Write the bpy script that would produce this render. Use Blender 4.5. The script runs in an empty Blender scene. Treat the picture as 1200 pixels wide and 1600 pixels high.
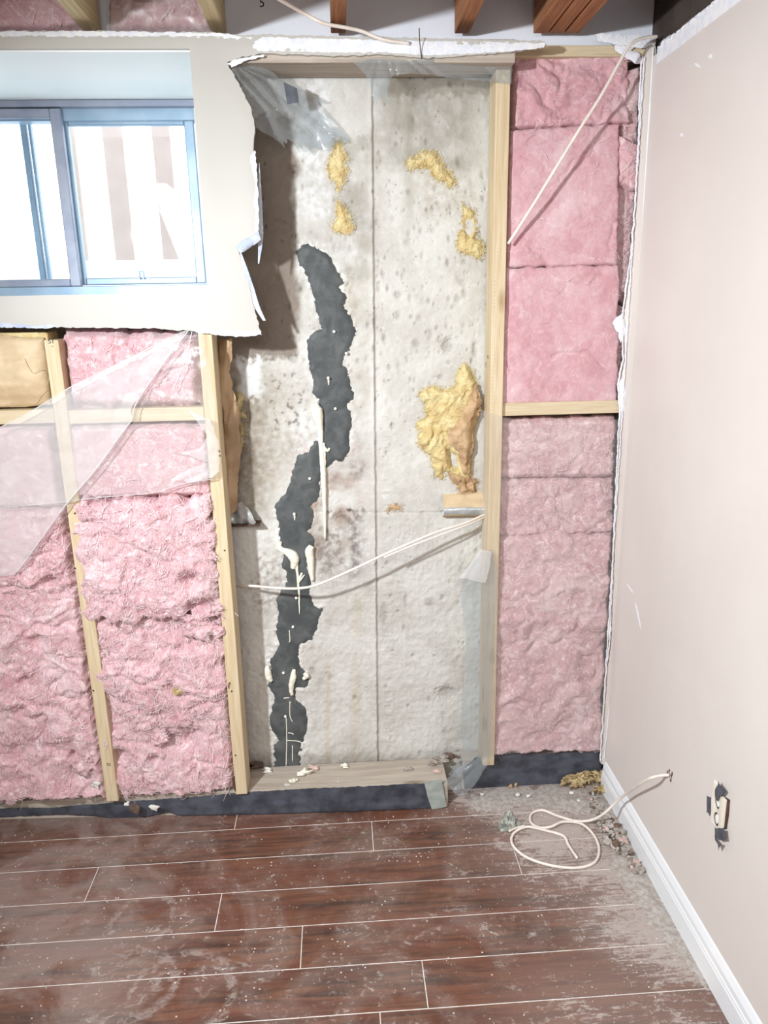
import bpy, bmesh, math, random
import numpy as np
from mathutils import Vector, Matrix
from mathutils.geometry import delaunay_2d_cdt

# ------------------------------------------------------------------ camera
random.seed(7); rng = np.random.default_rng(7)
SC = bpy.context.scene
COL = SC.collection
F = 1165.0; CAMH = 1.6; CAMD = 2.1056
YAW, PITCH, ROLL = (math.radians(a) for a in (3.3, 15.4, -1.1))
fw = np.array([math.sin(YAW)*math.cos(PITCH), math.cos(YAW)*math.cos(PITCH), -math.sin(PITCH)])
r0 = np.array([math.cos(YAW), -math.sin(YAW), 0.0]); u0 = np.cross(r0, fw)
rt = r0*math.cos(ROLL) + u0*math.sin(ROLL); up = -r0*math.sin(ROLL) + u0*math.cos(ROLL)
CAM = np.array([0.0, -CAMD, CAMH])
cd = bpy.data.cameras.new('camera'); cam = bpy.data.objects.new('camera', cd); COL.objects.link(cam)
cd.sensor_fit = 'VERTICAL'; cd.sensor_height = 36.0; cd.lens = F/1600*36.0; cd.clip_start = 0.02
M = Matrix.Identity(4)
for i in range(3):
    M[i][0], M[i][1], M[i][2], M[i][3] = rt[i], up[i], -fw[i], CAM[i]
cam.matrix_world = M
SC.camera = cam

# ------------------------------------------------------------------ sky, lamp, added fill, exposure
W = bpy.data.worlds.new('overcast_sky'); SC.world = W; W.use_nodes = True
W.node_tree.nodes['Background'].inputs[0].default_value = (0.93, 0.97, 1.0, 1)
W.node_tree.nodes['Background'].inputs[1].default_value = 3.0
def lamp(name, kind, loc, power, color, **kw):
    d = bpy.data.lights.new(name, kind); d.energy = power; d.color = color
    for k, v in kw.items(): setattr(d, k, v)
    o = bpy.data.objects.new(name, d); COL.objects.link(o); o.location = loc
    return o
wl = lamp('work_lamp', 'SPOT', (-1.12, -1.70, 2.03), 225, (0.92, 0.965, 1.0), shadow_soft_size=0.05, spot_size=math.radians(116), spot_blend=1.0)
wl.rotation_euler = (Vector((0.88, 0.0, 0.62))-wl.location).to_track_quat('-Z', 'Y').to_euler()
a = lamp('added_fill_light', 'AREA', (-0.4, -2.75, 2.2), 34, (1.0, 0.965, 0.93), shape='RECTANGLE', size=1.6, size_y=0.9)  # added fill light behind the camera; no such fixture is known
a.rotation_euler = (math.radians(28), 0, 0)
SC.view_settings.view_transform = 'Standard'; SC.view_settings.look = 'None'
SC.view_settings.gamma = 1.0; SC.view_settings.use_curve_mapping = False
SC.view_settings.exposure = 0.32

# ------------------------------------------------------------------ photo measurements -> world
def ray(x, y):
    x = np.asarray(x, float); y = np.asarray(y, float)
    return fw + rt*((x-600)/F)[..., None] + up*((800-y)/F)[..., None]
def P(x, y, Y=0.0):
    d = ray(x, y); t = (np.asarray(Y, float)+CAMD)/d[..., 1]
    return CAM + d*t[..., None]
def PZ(x, y, Z=0.0):
    d = ray(x, y); t = (np.asarray(Z, float)-CAMH)/d[..., 2]
    return CAM + d*t[..., None]
def PX(x, y, X):
    d = ray(x, y); t = np.asarray(X, float)/d[..., 0]
    return CAM + d*t[..., None]

# ------------------------------------------------------------------ noise
def _hash(ix, iy, s):
    h = (ix.astype(np.int64)*374761393 + iy.astype(np.int64)*668265263 + s*974634777) & 0xffffffff
    h = ((h ^ (h >> 13))*1274126177) & 0xffffffff
    return (h ^ (h >> 16)) & 0xffff
def perl(x, y, s=0):
    x = np.asarray(x, float); y = np.asarray(y, float)
    x0 = np.floor(x); y0 = np.floor(y); fx = x-x0; fy = y-y0
    def g(ix, iy, dx, dy):
        a = _hash(ix, iy, s)*(2*math.pi/65536)
        return np.cos(a)*dx + np.sin(a)*dy
    u = fx*fx*fx*(fx*(fx*6-15)+10); v = fy*fy*fy*(fy*(fy*6-15)+10)
    a = g(x0, y0, fx, fy); b = g(x0+1, y0, fx-1, fy); c = g(x0, y0+1, fx, fy-1); d = g(x0+1, y0+1, fx-1, fy-1)
    return ((a*(1-u)+b*u)*(1-v) + (c*(1-u)+d*u)*v)*1.5
def fbm(x, y, o=4, s=0, g=0.5):
    r = 0; a = 1.0
    for i in range(o): r = r + a*perl(x*2**i, y*2**i, s+i*17); a *= g
    return r
def ridge(x, y, o=3, s=0):
    r = 0; a = 1.0
    for i in range(o): r = r + a*(1-2*np.abs(perl(x*2**i, y*2**i, s+i*31))); a *= 0.5
    return r
def sstep(a, b, x):
    t = np.clip((np.asarray(x, float)-a)/(b-a), 0, 1); return t*t*(3-2*t)

# ------------------------------------------------------------------ materials
def lin(c):
    c = [v/255 for v in c]
    return tuple((v/12.92 if v <= .04045 else ((v+.055)/1.055)**2.4) for v in c) + (1,)
class NT:
    def __init__(s, name):
        s.m = bpy.data.materials.new(name); s.m.use_nodes = True; s.t = s.m.node_tree
        s.b = s.t.nodes['Principled BSDF']; s.out = s.t.nodes['Material Output']
    def n(s, kind, **kw):
        o = s.t.nodes.new(kind)
        for k, v in kw.items(): setattr(o, k, v)
        return o
    def l(s, a, b): s.t.links.new(a, b)
    def pos(s, stretch=(1, 1, 1)):
        g = s.n('ShaderNodeNewGeometry'); mp = s.n('ShaderNodeMapping'); s.l(g.outputs['Position'], mp.inputs[0])
        mp.inputs['Scale'].default_value = stretch; return mp.outputs[0]
    def noise(s, vec, scale, detail=4, rough=.55, dist=0.0):
        o = s.n('ShaderNodeTexNoise'); s.l(vec, o.inputs['Vector'])
        o.inputs['Scale'].default_value = scale; o.inputs['Detail'].default_value = detail
        o.inputs['Roughness'].default_value = rough; o.inputs['Distortion'].default_value = dist
        return o.outputs['Fac']
    def vor(s, vec, scale, out='Distance'):
        o = s.n('ShaderNodeTexVoronoi'); s.l(vec, o.inputs['Vector']); o.inputs['Scale'].default_value = scale
        return o.outputs[out]
    def ramp(s, fac, a, b, lo=0.0, hi=1.0):
        o = s.n('ShaderNodeMapRange'); o.interpolation_type = 'SMOOTHSTEP'; s.l(fac, o.inputs[0])
        o.inputs[1].default_value = a; o.inputs[2].default_value = b; o.inputs[3].default_value = lo; o.inputs[4].default_value = hi
        return o.outputs[0]
    def mix(s, fac, a, b, mode='MIX'):
        o = s.n('ShaderNodeMix'); o.data_type = 'RGBA'; o.blend_type = mode
        if isinstance(fac, (int, float)): o.inputs[0].default_value = fac
        else: s.l(fac, o.inputs[0])
        for k, v in ((6, a), (7, b)):
            if isinstance(v, tuple): o.inputs[k].default_value = v
            else: s.l(v, o.inputs[k])
        return o.outputs[2]
    def math(s, op, a, b=0.0):
        o = s.n('ShaderNodeMath'); o.operation = op
        for k, v in ((0, a), (1, b)):
            if isinstance(v, (int, float)): o.inputs[k].default_value = v
            else: s.l(v, o.inputs[k])
        return o.outputs[0]
    def bump(s, h, strength, dist):
        o = s.n('ShaderNodeBump'); s.l(h, o.inputs['Height']); o.inputs['Strength'].default_value = strength
        o.inputs['Distance'].default_value = dist; s.l(o.outputs[0], s.b.inputs['Normal'])
    def base(s, c, rough=.6, spec=.4, metal=0):
        if isinstance(c, tuple): s.b.inputs['Base Color'].default_value = c
        else: s.l(c, s.b.inputs['Base Color'])
        if isinstance(rough, (int, float)): s.b.inputs['Roughness'].default_value = rough
        else: s.l(rough, s.b.inputs['Roughness'])
        s.b.inputs['Specular IOR Level'].default_value = spec; s.b.inputs['Metallic'].default_value = metal
def mk(name, c1, c2=None, scale=20, rough=.6, bump=0, bscale=None, stretch=(1, 1, 1), spec=.4, lo=.35, hi=.65, metal=0, detail=4, bdist=.004):
    t = NT(name); v = t.pos(stretch); f = t.noise(v, scale, detail)
    c = t.mix(t.ramp(f, lo, hi), lin(c1), lin(c2 or c1)); t.base(c, rough, spec, metal)
    if bump: t.bump(t.noise(v, bscale or scale*4, 5), bump, bdist)
    return t.m
def wood(name, c1, c2, axis, dark=(120, 90, 55)):
    st = [30, 30, 30]; st[axis] = 1.6
    t = NT(name); v = t.pos(tuple(st)); g = t.noise(v, 3.0, 6, .6, .6)
    c = t.mix(t.ramp(g, .3, .7), lin(c1), lin(c2))
    st2 = [9, 9, 9]; st2[axis] = 3
    k = t.vor(t.pos(tuple(st2)), 1.0)
    c = t.mix(t.ramp(k, .05, .16, .75, 0), c, lin(dark))
    st3 = [90, 90, 90]; st3[axis] = 2.5
    c = t.mix(t.ramp(t.noise(t.pos(tuple(st3)), 2.0, 3), .6, .75, 0, .35), c, lin(dark))
    t.base(c, .7, .25); t.bump(g, .25, .002); return t.m
MT = {}
MT['paint'] = mk('dimmed_beige_wall_paint', (186, 184, 178), (194, 192, 186), 1.3, .62, .08, 260, spec=.3, bdist=.002)  # same wall paint, darkened to offset the lamp's brightness on it
MT['paint_r'] = mk('pinkish_beige_wall_paint', (212, 204, 199), (219, 212, 207), 1.6, .55, .07, 220, spec=.3, bdist=.002)
MT['gyps'] = mk('bare_gypsum_and_paper', (226, 230, 240), (240, 240, 242), 60, .9, .5, 220)
MT['paper'] = mk('torn_paper', (172, 182, 204), (198, 204, 216), 30, .8, .3, 120)  # bluish shading of the paper put into its colour
MT['white'] = mk('white_trim_paint', (232, 236, 240), (240, 242, 244), 5, .35, .03, 60)
MT['reveal'] = mk('white_window_reveal', (240, 246, 246), (246, 248, 248), 4, .5)
MT['alu'] = mk('pale_blue_aluminium', (140, 166, 188), (158, 180, 200), 9, .38, .05, 90, metal=.25)
MT['alu2'] = mk('grey_aluminium', (138, 146, 166), (156, 162, 178), 9, .4, .05, 90, metal=.25)
MT['woodz'] = wood('pine_stud_wood', (214, 198, 168), (199, 177, 142), 2, (150, 118, 80))
MT['woodx'] = wood('pine_board_wood', (213, 198, 170), (198, 180, 148), 0, (150, 118, 80))
MT['woodxd'] = wood('weathered_plate_wood', (190, 180, 168), (164, 152, 140), 0, (120, 104, 90))
MT['joist'] = wood('pale_joist_wood', (212, 196, 160), (188, 166, 128), 1)
MT['joistb'] = wood('brown_joist_wood', (172, 120, 84), (140, 92, 62), 1, (80, 48, 32))
MT['rim'] = mk('white_rim_panel', (230, 234, 244), (238, 240, 248), 3, .75, .1, 60)
MT['dark'] = mk('cavity_shade', (58, 50, 46), (74, 64, 58), 10, .9)  # dark of an unlit cavity painted as brown
MT['kraft'] = mk('kraft_paper', (208, 188, 156), (190, 166, 132), 14, .55, .35, 60, spec=.3)
MT['kraftd'] = mk('brown_kraft_paper', (182, 154, 122), (152, 126, 98), 9, .5, .4, 50, spec=.4)
MT['yellow'] = mk('yellow_glass_wool', (224, 209, 160), (206, 182, 128), 34, 1, .8, 140, bdist=.008)
MT['dirtywool'] = mk('dirty_wool', (210, 190, 148), (178, 152, 112), 40, 1, .8, 150, bdist=.008)
MT['scrapm'] = mk('grey_green_scrap', (128, 132, 124), (176, 178, 170), 45, .5, .3, 90)
MT['tan'] = mk('tan_stained_wool', (202, 172, 136), (174, 142, 108), 30, 1, .7, 120, bdist=.008)
MT['foam'] = mk('pale_cured_resin', (240, 237, 224), (230, 227, 208), 60, .35, .1, 120)
MT['port'] = mk('white_plastic_port', (238, 238, 236), None, 20, .4)
MT['cable'] = mk('white_cable_jacket', (236, 228, 220), (226, 216, 206), 30, .45, .05, 200)
MT['foil'] = mk('dull_foil', (170, 176, 180), (196, 198, 196), 18, .35, .3, 60, metal=.4)
MT['iron'] = mk('rusty_iron', (96, 66, 52), (60, 48, 42), 80, .7)
MT['tape'] = mk('grey_black_tape', (70, 74, 84), (88, 92, 104), 40, .45, .1, 120)
MT['ctape'] = mk('greenish_clear_tape', (168, 176, 170), (150, 160, 154), 40, .25, .1, 90)
MT['ivory'] = mk('ivory_plastic', (236, 230, 216), None, 20, .35)
MT['black'] = mk('outlet_hole_black', (22, 22, 24), None, 20, .4)  # black for the dark inside the outlet openings
MT['ink'] = mk('stamp_ink', (40, 38, 44), None, 20, .8)
MT['chip'] = mk('white_plaster_chip', (228, 226, 222), (212, 208, 202), 90, .9, .4, 200)
MT['rubble'] = mk('grey_rubble', (172, 164, 156), (142, 132, 124), 50, .95, .6, 160)
MT['rubbled'] = mk('brown_rubble', (120, 96, 84), (92, 78, 70), 50, .95, .6, 160)
MT['pinkscrap'] = mk('pink_wool_scrap', (196, 164, 154), (212, 188, 180), 60, 1, .6, 160)
MT['slat'] = mk('pale_fence_board', (190, 170, 162), (198, 180, 172), 6, .8)
MT['ext'] = mk('white_outdoor_wall', (236, 238, 240), None, 6, .8)

def pinkmat(name, c1, c2, c3, vein=1.0):
    t = NT(name); v = t.pos()
    n1 = t.noise(v, 9, 5, .6, .8); n2 = t.noise(v, 30, 5, .6, 1.8); n3 = t.noise(v, 200, 4, .7, .5)
    c = t.mix(t.ramp(n1, .38, .64), lin(c1), lin(c2)); c = t.mix(t.ramp(n2, .5, .8, 0, .35+.35*vein), c, lin(c3))
    c = t.mix(t.ramp(n2, .22, .42, .45, 0), c, lin((178, 108, 122)))  # tone of the shaded wool mixed into the pink by noise
    c = t.mix(t.ramp(n3, .55, .75, 0, .2), c, lin(c3))
    n0 = t.noise(v, 4.5, 5, .6, 1.5); c = t.mix(t.ramp(n0, .5, .72, 0, .55), c, lin(c3))
    c = t.mix(t.ramp(n0, .28, .42, .4, 0), c, lin((160, 112, 122)))
    for sc, am in ((9, .55*vein), (22, .35*vein)):
        vn = t.noise(v, sc, 4, .55, 2.5); c = t.mix(t.math('MULTIPLY', t.ramp(t.math('ABSOLUTE', t.math('SUBTRACT', vn, .5)), .004, .035, am, 0), t.ramp(n2, .4, .6)), c, lin((242, 226, 226)))
    t.base(c, 1.0, .05); t.bump(t.math('ADD', n2, t.math('MULTIPLY', n3, .35)), .5, .005)
    t.b.inputs['Sheen Weight'].default_value = .25
    return t.m
MT['pink'] = pinkmat('pink_glass_wool', (199, 154, 160), (209, 171, 176), (229, 210, 212))
MT['pinkp'] = pinkmat('pale_pink_glass_wool', (196, 157, 161), (205, 172, 174), (227, 211, 211))
MT['pinkf'] = pinkmat('smooth_pink_glass_wool', (199, 152, 159), (208, 169, 175), (226, 204, 207), .25)
MT['fiber'] = mk('pink_fibres', (224, 190, 195), (238, 220, 221), 60, 1)

def concrete():
    t = NT('stained_concrete'); v = t.pos()
    at = t.n('ShaderNodeAttribute'); at.attribute_name = 'stain_shade'
    n1 = t.noise(v, 5, 6, .6, .4); n2 = t.noise(v, 60, 5, .65); n3 = t.noise(v, 330, 3, .6)
    c = t.mix(t.ramp(n1, .35, .65), lin((206, 205, 200)), lin((188, 185, 179)))
    c = t.mix(t.ramp(n2, .5, .75, 0, .45), c, lin((226, 223, 216)))
    c = t.mix(t.ramp(n2, .22, .38, .5, 0), c, lin((140, 132, 120)))
    pit = t.vor(v, 75)
    c = t.mix(t.math('MULTIPLY', t.ramp(pit, .08, .18, .8, 0), t.ramp(t.noise(v, 16, 3), .58, .66)), c, lin((112, 106, 98)))
    c = t.mix(1.0, c, at.outputs['Color'], 'MULTIPLY')
    t.base(c, .92, .2)
    t.bump(t.math('ADD', t.math('MULTIPLY', n2, .8), t.math('MULTIPLY', n3, .4)), .55, .004)
    return t.m
MT['conc'] = concrete()
MT['concp'] = mk('plain_concrete', (182, 174, 162), (160, 152, 142), 6, .95, .4, 60)

def sealant():
    t = NT('black_hydraulic_sealant'); v = t.pos(); n = t.noise(v, 22, 5, .6, .6)
    c = t.mix(t.ramp(n, .35, .7), lin((70, 74, 75)), lin((92, 95, 95)))
    c = t.mix(t.ramp(t.noise(v, 140, 4), .66, .78, 0, .5), c, lin((150, 150, 146)))
    t.base(c, .62, .35); t.bump(n, .25, .006); return t.m
MT['seal'] = sealant()

def film(name, tint, white, rough=.12, haze=.18):
    t = NT(name); tr = t.n('ShaderNodeBsdfTransparent'); tr.inputs[0].default_value = lin(tint)
    gl = t.n('ShaderNodeBsdfGlossy'); gl.inputs['Roughness'].default_value = rough; gl.inputs[0].default_value = (1, 1, 1, 1)
    fr = t.n('ShaderNodeLayerWeight'); fr.inputs[0].default_value = .5
    m1 = t.n('ShaderNodeMixShader'); t.l(t.math('ADD', t.math('MULTIPLY', t.math('POWER', fr.outputs['Facing'], 4.0), .8), .05), m1.inputs[0]); t.l(tr.outputs[0], m1.inputs[1]); t.l(gl.outputs[0], m1.inputs[2])
    df = t.n('ShaderNodeBsdfDiffuse'); df.inputs[0].default_value = lin(white)
    m2 = t.n('ShaderNodeMixShader'); m2.inputs[0].default_value = haze
    t.l(m1.outputs[0], m2.inputs[1]); t.l(df.outputs[0], m2.inputs[2]); t.l(m2.outputs[0], t.out.inputs[0])
    return t.m
MT['film'] = film('clear_poly_film', (252, 252, 252), (246, 246, 248), .16, .13)
MT['film2'] = film('doubled_poly_film', (250, 251, 251), (248, 246, 248), .18, .28)
MT['filmg'] = film('grey_poly_film', (228, 233, 236), (206, 214, 218), .16, .2)
MT['film0'] = film('thin_poly_film', (250, 250, 250), (236, 232, 232), .3, .07)
MT['hem'] = film('folded_film_edge', (240, 242, 242), (232, 234, 234), .25, .6)
MT['glass'] = film('window_glass', (246, 250, 252), (240, 245, 250), .02, .02)
MT['bplastic'] = mk('black_poly_sheet', (56, 59, 68), (80, 84, 94), 16, .25, .25, 30, spec=.5)  # sheen of the black sheet put into its colour as grey

def plankmat():
    t = NT('reddish_brown_plank'); oi = t.n('ShaderNodeObjectInfo')
    v = t.pos((2.2, 26, 1)); off = t.n('ShaderNodeVectorMath'); off.operation = 'ADD'
    t.l(v, off.inputs[0]); cb = t.n('ShaderNodeCombineXYZ'); t.l(t.math('MULTIPLY', oi.outputs['Random'], 37.0), cb.inputs[0]); t.l(t.math('MULTIPLY', oi.outputs['Random'], 11.0), cb.inputs[1]); t.l(cb.outputs[0], off.inputs[1])
    g = t.noise(off.outputs[0], 1.6, 6, .62, 1.2)
    c = t.mix(t.ramp(g, .3, .66), lin((52, 33, 27)), lin((114, 74, 54)))
    b = t.noise(off.outputs[0], .5, 3, .5, .5)
    c = t.mix(t.ramp(b, .38, .62, 0, .6), c, lin((104, 58, 42)))
    kn = t.noise(off.outputs[0], 3.2, 4, .7, 2.0)
    c = t.mix(t.ramp(kn, .64, .74, 0, .6), c, lin((48, 26, 24)))
    p = t.pos()
    # dust that lies on the boards: thick by the corner, in scuffs elsewhere
    sx = t.n('ShaderNodeSeparateXYZ'); t.l(p, sx.inputs[0])
    n1 = t.noise(p, 5, 5, .62, 1.0); n2 = t.noise(t.pos((1, 1.6, 1)), 26, 5, .7, 1.4); n3 = t.noise(p, 160, 3, .7)
    def spot(x, y, r0_, r1_):
        d = t.n('ShaderNodeVectorMath'); d.operation = 'DISTANCE'; t.l(p, d.inputs[0]); d.inputs[1].default_value = (x, y, 0)
        return t.ramp(d.outputs['Value'], r0_, r1_, 1, 0)
    cor = t.math('MAXIMUM', spot(.78, -.15, .12, .62), spot(.80, -.50, .05, .42))
    cor = t.math('MAXIMUM', cor, spot(.5, .05, .05, .30))
    cor = t.math('MAXIMUM', cor, t.math('MULTIPLY', spot(.62, -.85, .1, .5), .6))
    d1 = t.math('MULTIPLY', cor, t.ramp(t.math('ADD', n1, t.math('MULTIPLY', n2, .6)), .5, .95, .25, .95))
    # dried slurry rings
    rings = None
    for (x, y, r) in ((-.56, -.60, .10), (-.56, -.60, .065), (-.58, -.40, .085), (-.43, -.64, .12)):
        d = t.n('ShaderNodeVectorMath'); d.operation = 'DISTANCE'
        w = t.n('ShaderNodeVectorMath'); w.operation = 'ADD'; t.l(p, w.inputs[0])
        cb2 = t.n('ShaderNodeCombineXYZ'); t.l(t.math('MULTIPLY', t.math('SUBTRACT', n1, .5), .09), cb2.inputs[0]); t.l(t.math('MULTIPLY', t.math('SUBTRACT', n2, .5), .05), cb2.inputs[1]); t.l(cb2.outputs[0], w.inputs[1])
        t.l(w.outputs[0], d.inputs[0]); d.inputs[1].default_value = (x, y, 0)
        rr = t.ramp(t.math('ABSOLUTE', t.math('SUBTRACT', d.outputs['Value'], r)), .003, .022, .5, 0)
        rings = rr if rings is None else t.math('MAXIMUM', rings, rr)
    rings = t.math('MULTIPLY', rings, t.ramp(n2, .35, .6))
    left = t.math('MULTIPLY', t.ramp(sx.outputs[0], -.25, -.75, 0, .55), t.ramp(n1, .36, .62, .15, .7))
    scuff = t.math('MULTIPLY', t.ramp(n2, .53, .68, 0, .75), t.ramp(n1, .42, .6))
    fleck = t.math('MULTIPLY', t.ramp(t.vor(p, 62), .10, .17, 1, 0), t.ramp(t.noise(p, 11, 3), .48, .62))
    gran = t.math('ADD', t.math('MULTIPLY', n2, .62), t.math('MULTIPLY', n3, .38))
    dg = t.n('ShaderNodeMapping'); t.l(p, dg.inputs[0]); dg.inputs['Rotation'].default_value = (0, 0, math.radians(-48)); dg.inputs['Scale'].default_value = (9, 90, 1)
    strk = t.noise(dg.outputs[0], 1.5, 4, .6, .6)
    gran2 = t.math('ADD', t.math('MULTIPLY', gran, .6), t.math('MULTIPLY', strk, .4))
    cov = t.math('ADD', t.math('MULTIPLY', cor, .62), t.math('MULTIPLY', t.ramp(n1, .35, .65), .16))
    dd = t.n('ShaderNodeMapRange'); dd.interpolation_type = 'SMOOTHSTEP'; t.l(gran2, dd.inputs[0])
    t.l(t.math('SUBTRACT', .72, t.math('MULTIPLY', cov, .55)), dd.inputs[1]); t.l(t.math('SUBTRACT', .86, t.math('MULTIPLY', cov, .50)), dd.inputs[2])
    thin = t.math('ADD', t.math('MULTIPLY', t.ramp(n1, .35, .7), .20), .02)
    dust = t.math('MAXIMUM', t.math('MAXIMUM', t.math('MULTIPLY', dd.outputs[0], .9), rings), t.math('MAXIMUM', t.math('MAXIMUM', left, scuff), thin))
    dust = t.math('MAXIMUM', dust, t.math('MULTIPLY', cor, .42))
    for sc, wd_, am in ((14, .010, .75), (34, .016, .7)):
        fv_ = t.noise(p, sc, 3, .6, 2.2)
        dust = t.math('MAXIMUM', dust, t.math('MULTIPLY', t.math('MULTIPLY', t.ramp(t.math('ABSOLUTE', t.math('SUBTRACT', fv_, .5)), wd_*.3, wd_, am, 0), t.ramp(n2, .5, .62)), t.ramp(n1, .4, .55)))
    dust = t.math('MINIMUM', t.math('ADD', dust, t.math('MULTIPLY', t.ramp(n3, .6, .8), .12)), 1.0)
    c = t.mix(dust, c, lin((182, 172, 166)))
    c = t.mix(t.math('MULTIPLY', fleck, .85), c, lin((226, 220, 214)))
    t.base(c, t.math('ADD', t.math('MULTIPLY', dust, .5), .34), .4)
    t.bump(g, .08, .002)
    return t.m
MT['plank'] = plankmat()
MT['seam'] = mk('dust_filled_joint', (230, 224, 218), (208, 200, 194), 40, .95)
MT['dust'] = mk('grey_plaster_dust', (172, 162, 154), (198, 192, 186), 70, 1, .8, 260, bdist=.006)

# ------------------------------------------------------------------ object helpers
def put(name, V, Fc, mat, parent=None, smooth=False, label=None, cat=None, group=None, kind=None, origin=None, attr=None):
    V = np.asarray(V, float)
    lo, hi = V.min(0), V.max(0)
    org = np.array([(lo[0]+hi[0])/2, (lo[1]+hi[1])/2, lo[2]]) if origin is None else np.asarray(origin, float)
    me = bpy.data.meshes.new(name); me.from_pydata((V-org).tolist(), [], [list(map(int, f)) for f in Fc]); me.update()
    if smooth: me.polygons.foreach_set('use_smooth', [True]*len(me.polygons))
    for m in (mat if isinstance(mat, (list, tuple)) else [mat]): me.materials.append(MT[m])
    if attr is not None:
        a = me.color_attributes.new('stain_shade', 'FLOAT_COLOR', 'POINT')
        a.data.foreach_set('color', np.concatenate([attr, np.ones((len(V), 1))], 1).astype(np.float32).ravel())
    o = bpy.data.objects.new(name, me); COL.objects.link(o); o.location = org
    if parent is not None:
        o.parent = parent; o.matrix_parent_inverse = Matrix.Translation(-Vector(parent['_loc']))
    o['_loc'] = [float(v) for v in org]
    tag(o, label, cat, group, kind); return o
def tag(o, label=None, cat=None, group=None, kind=None):
    for k, v in (('label', label), ('category', cat), ('group', group), ('kind', kind)):
        if v: o[k] = v
def empty(name, loc, label=None, cat=None, group=None, kind=None):
    o = bpy.data.objects.new(name, None); COL.objects.link(o); o.location = loc; o.empty_display_size = .05
    o['_loc'] = [float(v) for v in loc]; tag(o, label, cat, group, kind); return o
def join(parts):
    V = []; Fc = []; n = 0
    for v, f in parts:
        V.append(np.asarray(v, float)); Fc += [[i+n for i in q] for q in f]; n += len(v)
    return np.concatenate(V), Fc
def box(x0, x1, y0, y1, z0, z1):
    V = [(x, y, z) for z in (z0, z1) for y in (y0, y1) for x in (x0, x1)]
    return np.array(V), [(0, 2, 3, 1), (4, 5, 7, 6), (0, 1, 5, 4), (2, 6, 7, 3), (0, 4, 6, 2), (1, 3, 7, 5)]
def bevbox(x0, x1, y0, y1, z0, z1, b=.002, cuts=0, warp=0, seed=0):
    bm = bmesh.new(); bmesh.ops.create_cube(bm, size=1)
    S = (x1-x0, y1-y0, z1-z0)
    for v in bm.verts: v.co = Vector(((x0+x1)/2+v.co.x*S[0], (y0+y1)/2+v.co.y*S[1], (z0+z1)/2+v.co.z*S[2]))
    if b: bmesh.ops.bevel(bm, geom=bm.edges[:], offset=b, segments=2, affect='EDGES', profile=.5)
    ax = int(np.argmax(S))
    if cuts:
        for k in range(1, cuts):
            co = [0, 0, 0]; co[ax] = (x0, y0, z0)[ax]+S[ax]*k/cuts; no = [0, 0, 0]; no[ax] = 1
            bmesh.ops.bisect_plane(bm, geom=bm.verts[:]+bm.edges[:]+bm.faces[:], plane_co=co, plane_no=no)
    V = np.array([v.co[:] for v in bm.verts]); bm.verts.index_update(); Fc = [[v.index for v in f.verts] for f in bm.faces]; bm.free()
    if warp:
        t = V[:, ax]*2.3
        for k in range(3):
            if k != ax: V[:, k] += warp*perl(t, t*0+k*3.7, seed)
    return V, Fc
def catmull(pts, n=8):
    p = np.asarray(pts, float); p = np.vstack([2*p[0]-p[1], p, 2*p[-1]-p[-2]]); out = []
    for i in range(1, len(p)-2):
        for t in np.linspace(0, 1, n, endpoint=False):
            a, b, c, d = p[i-1:i+3]
            out.append(.5*((2*b)+(c-a)*t+(2*a-5*b+4*c-d)*t*t+(3*b-a-3*c+d)*t**3))
    out.append(p[-2]); return np.array(out)
def tube(pts, r, seg=8, n=8, smooth=True, flat=1.0):
    p = catmull(pts, n) if smooth else np.asarray(pts, float)
    rr = np.full(len(p), r) if np.isscalar(r) else np.interp(np.linspace(0, 1, len(p)), np.linspace(0, 1, len(r)), r)
    T = np.gradient(p, axis=0); T /= np.linalg.norm(T, axis=1)[:, None]+1e-9
    ref = np.array([0, 1, 0.]) if abs(T[0][1]) < .8 else np.array([1., 0, 0])
    N = np.cross(T[0], ref); N /= np.linalg.norm(N); V = []; Fc = []
    for i in range(len(p)):
        N = N-T[i]*(N@T[i]); N /= np.linalg.norm(N); B = np.cross(T[i], N)
        for k in range(seg):
            a = 2*math.pi*k/seg; V.append(p[i]+rr[i]*(math.cos(a)*N+math.sin(a)*B*flat))
    for i in range(len(p)-1):
        for k in range(seg):
            Fc.append((i*seg+k, i*seg+(k+1) % seg, (i+1)*seg+(k+1) % seg, (i+1)*seg+k))
    Fc.append(tuple(range(seg))[::-1]); Fc.append(tuple(range((len(p)-1)*seg, len(p)*seg)))
    return np.array(V), Fc
def blob(c, r, seed=0, sub=2, rough=.25):
    bm = bmesh.new(); bmesh.ops.create_icosphere(bm, subdivisions=sub, radius=1)
    V = np.array([v.co[:] for v in bm.verts]); bm.verts.index_update(); Fc = [[v.index for v in f.verts] for f in bm.faces]; bm.free()
    k = 1+rough*perl(V[:, 0]*1.7+seed*3.1, V[:, 1]*1.7+V[:, 2]*1.3, seed)
    return np.asarray(c)+V*k[:, None]*np.asarray(r), Fc
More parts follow.
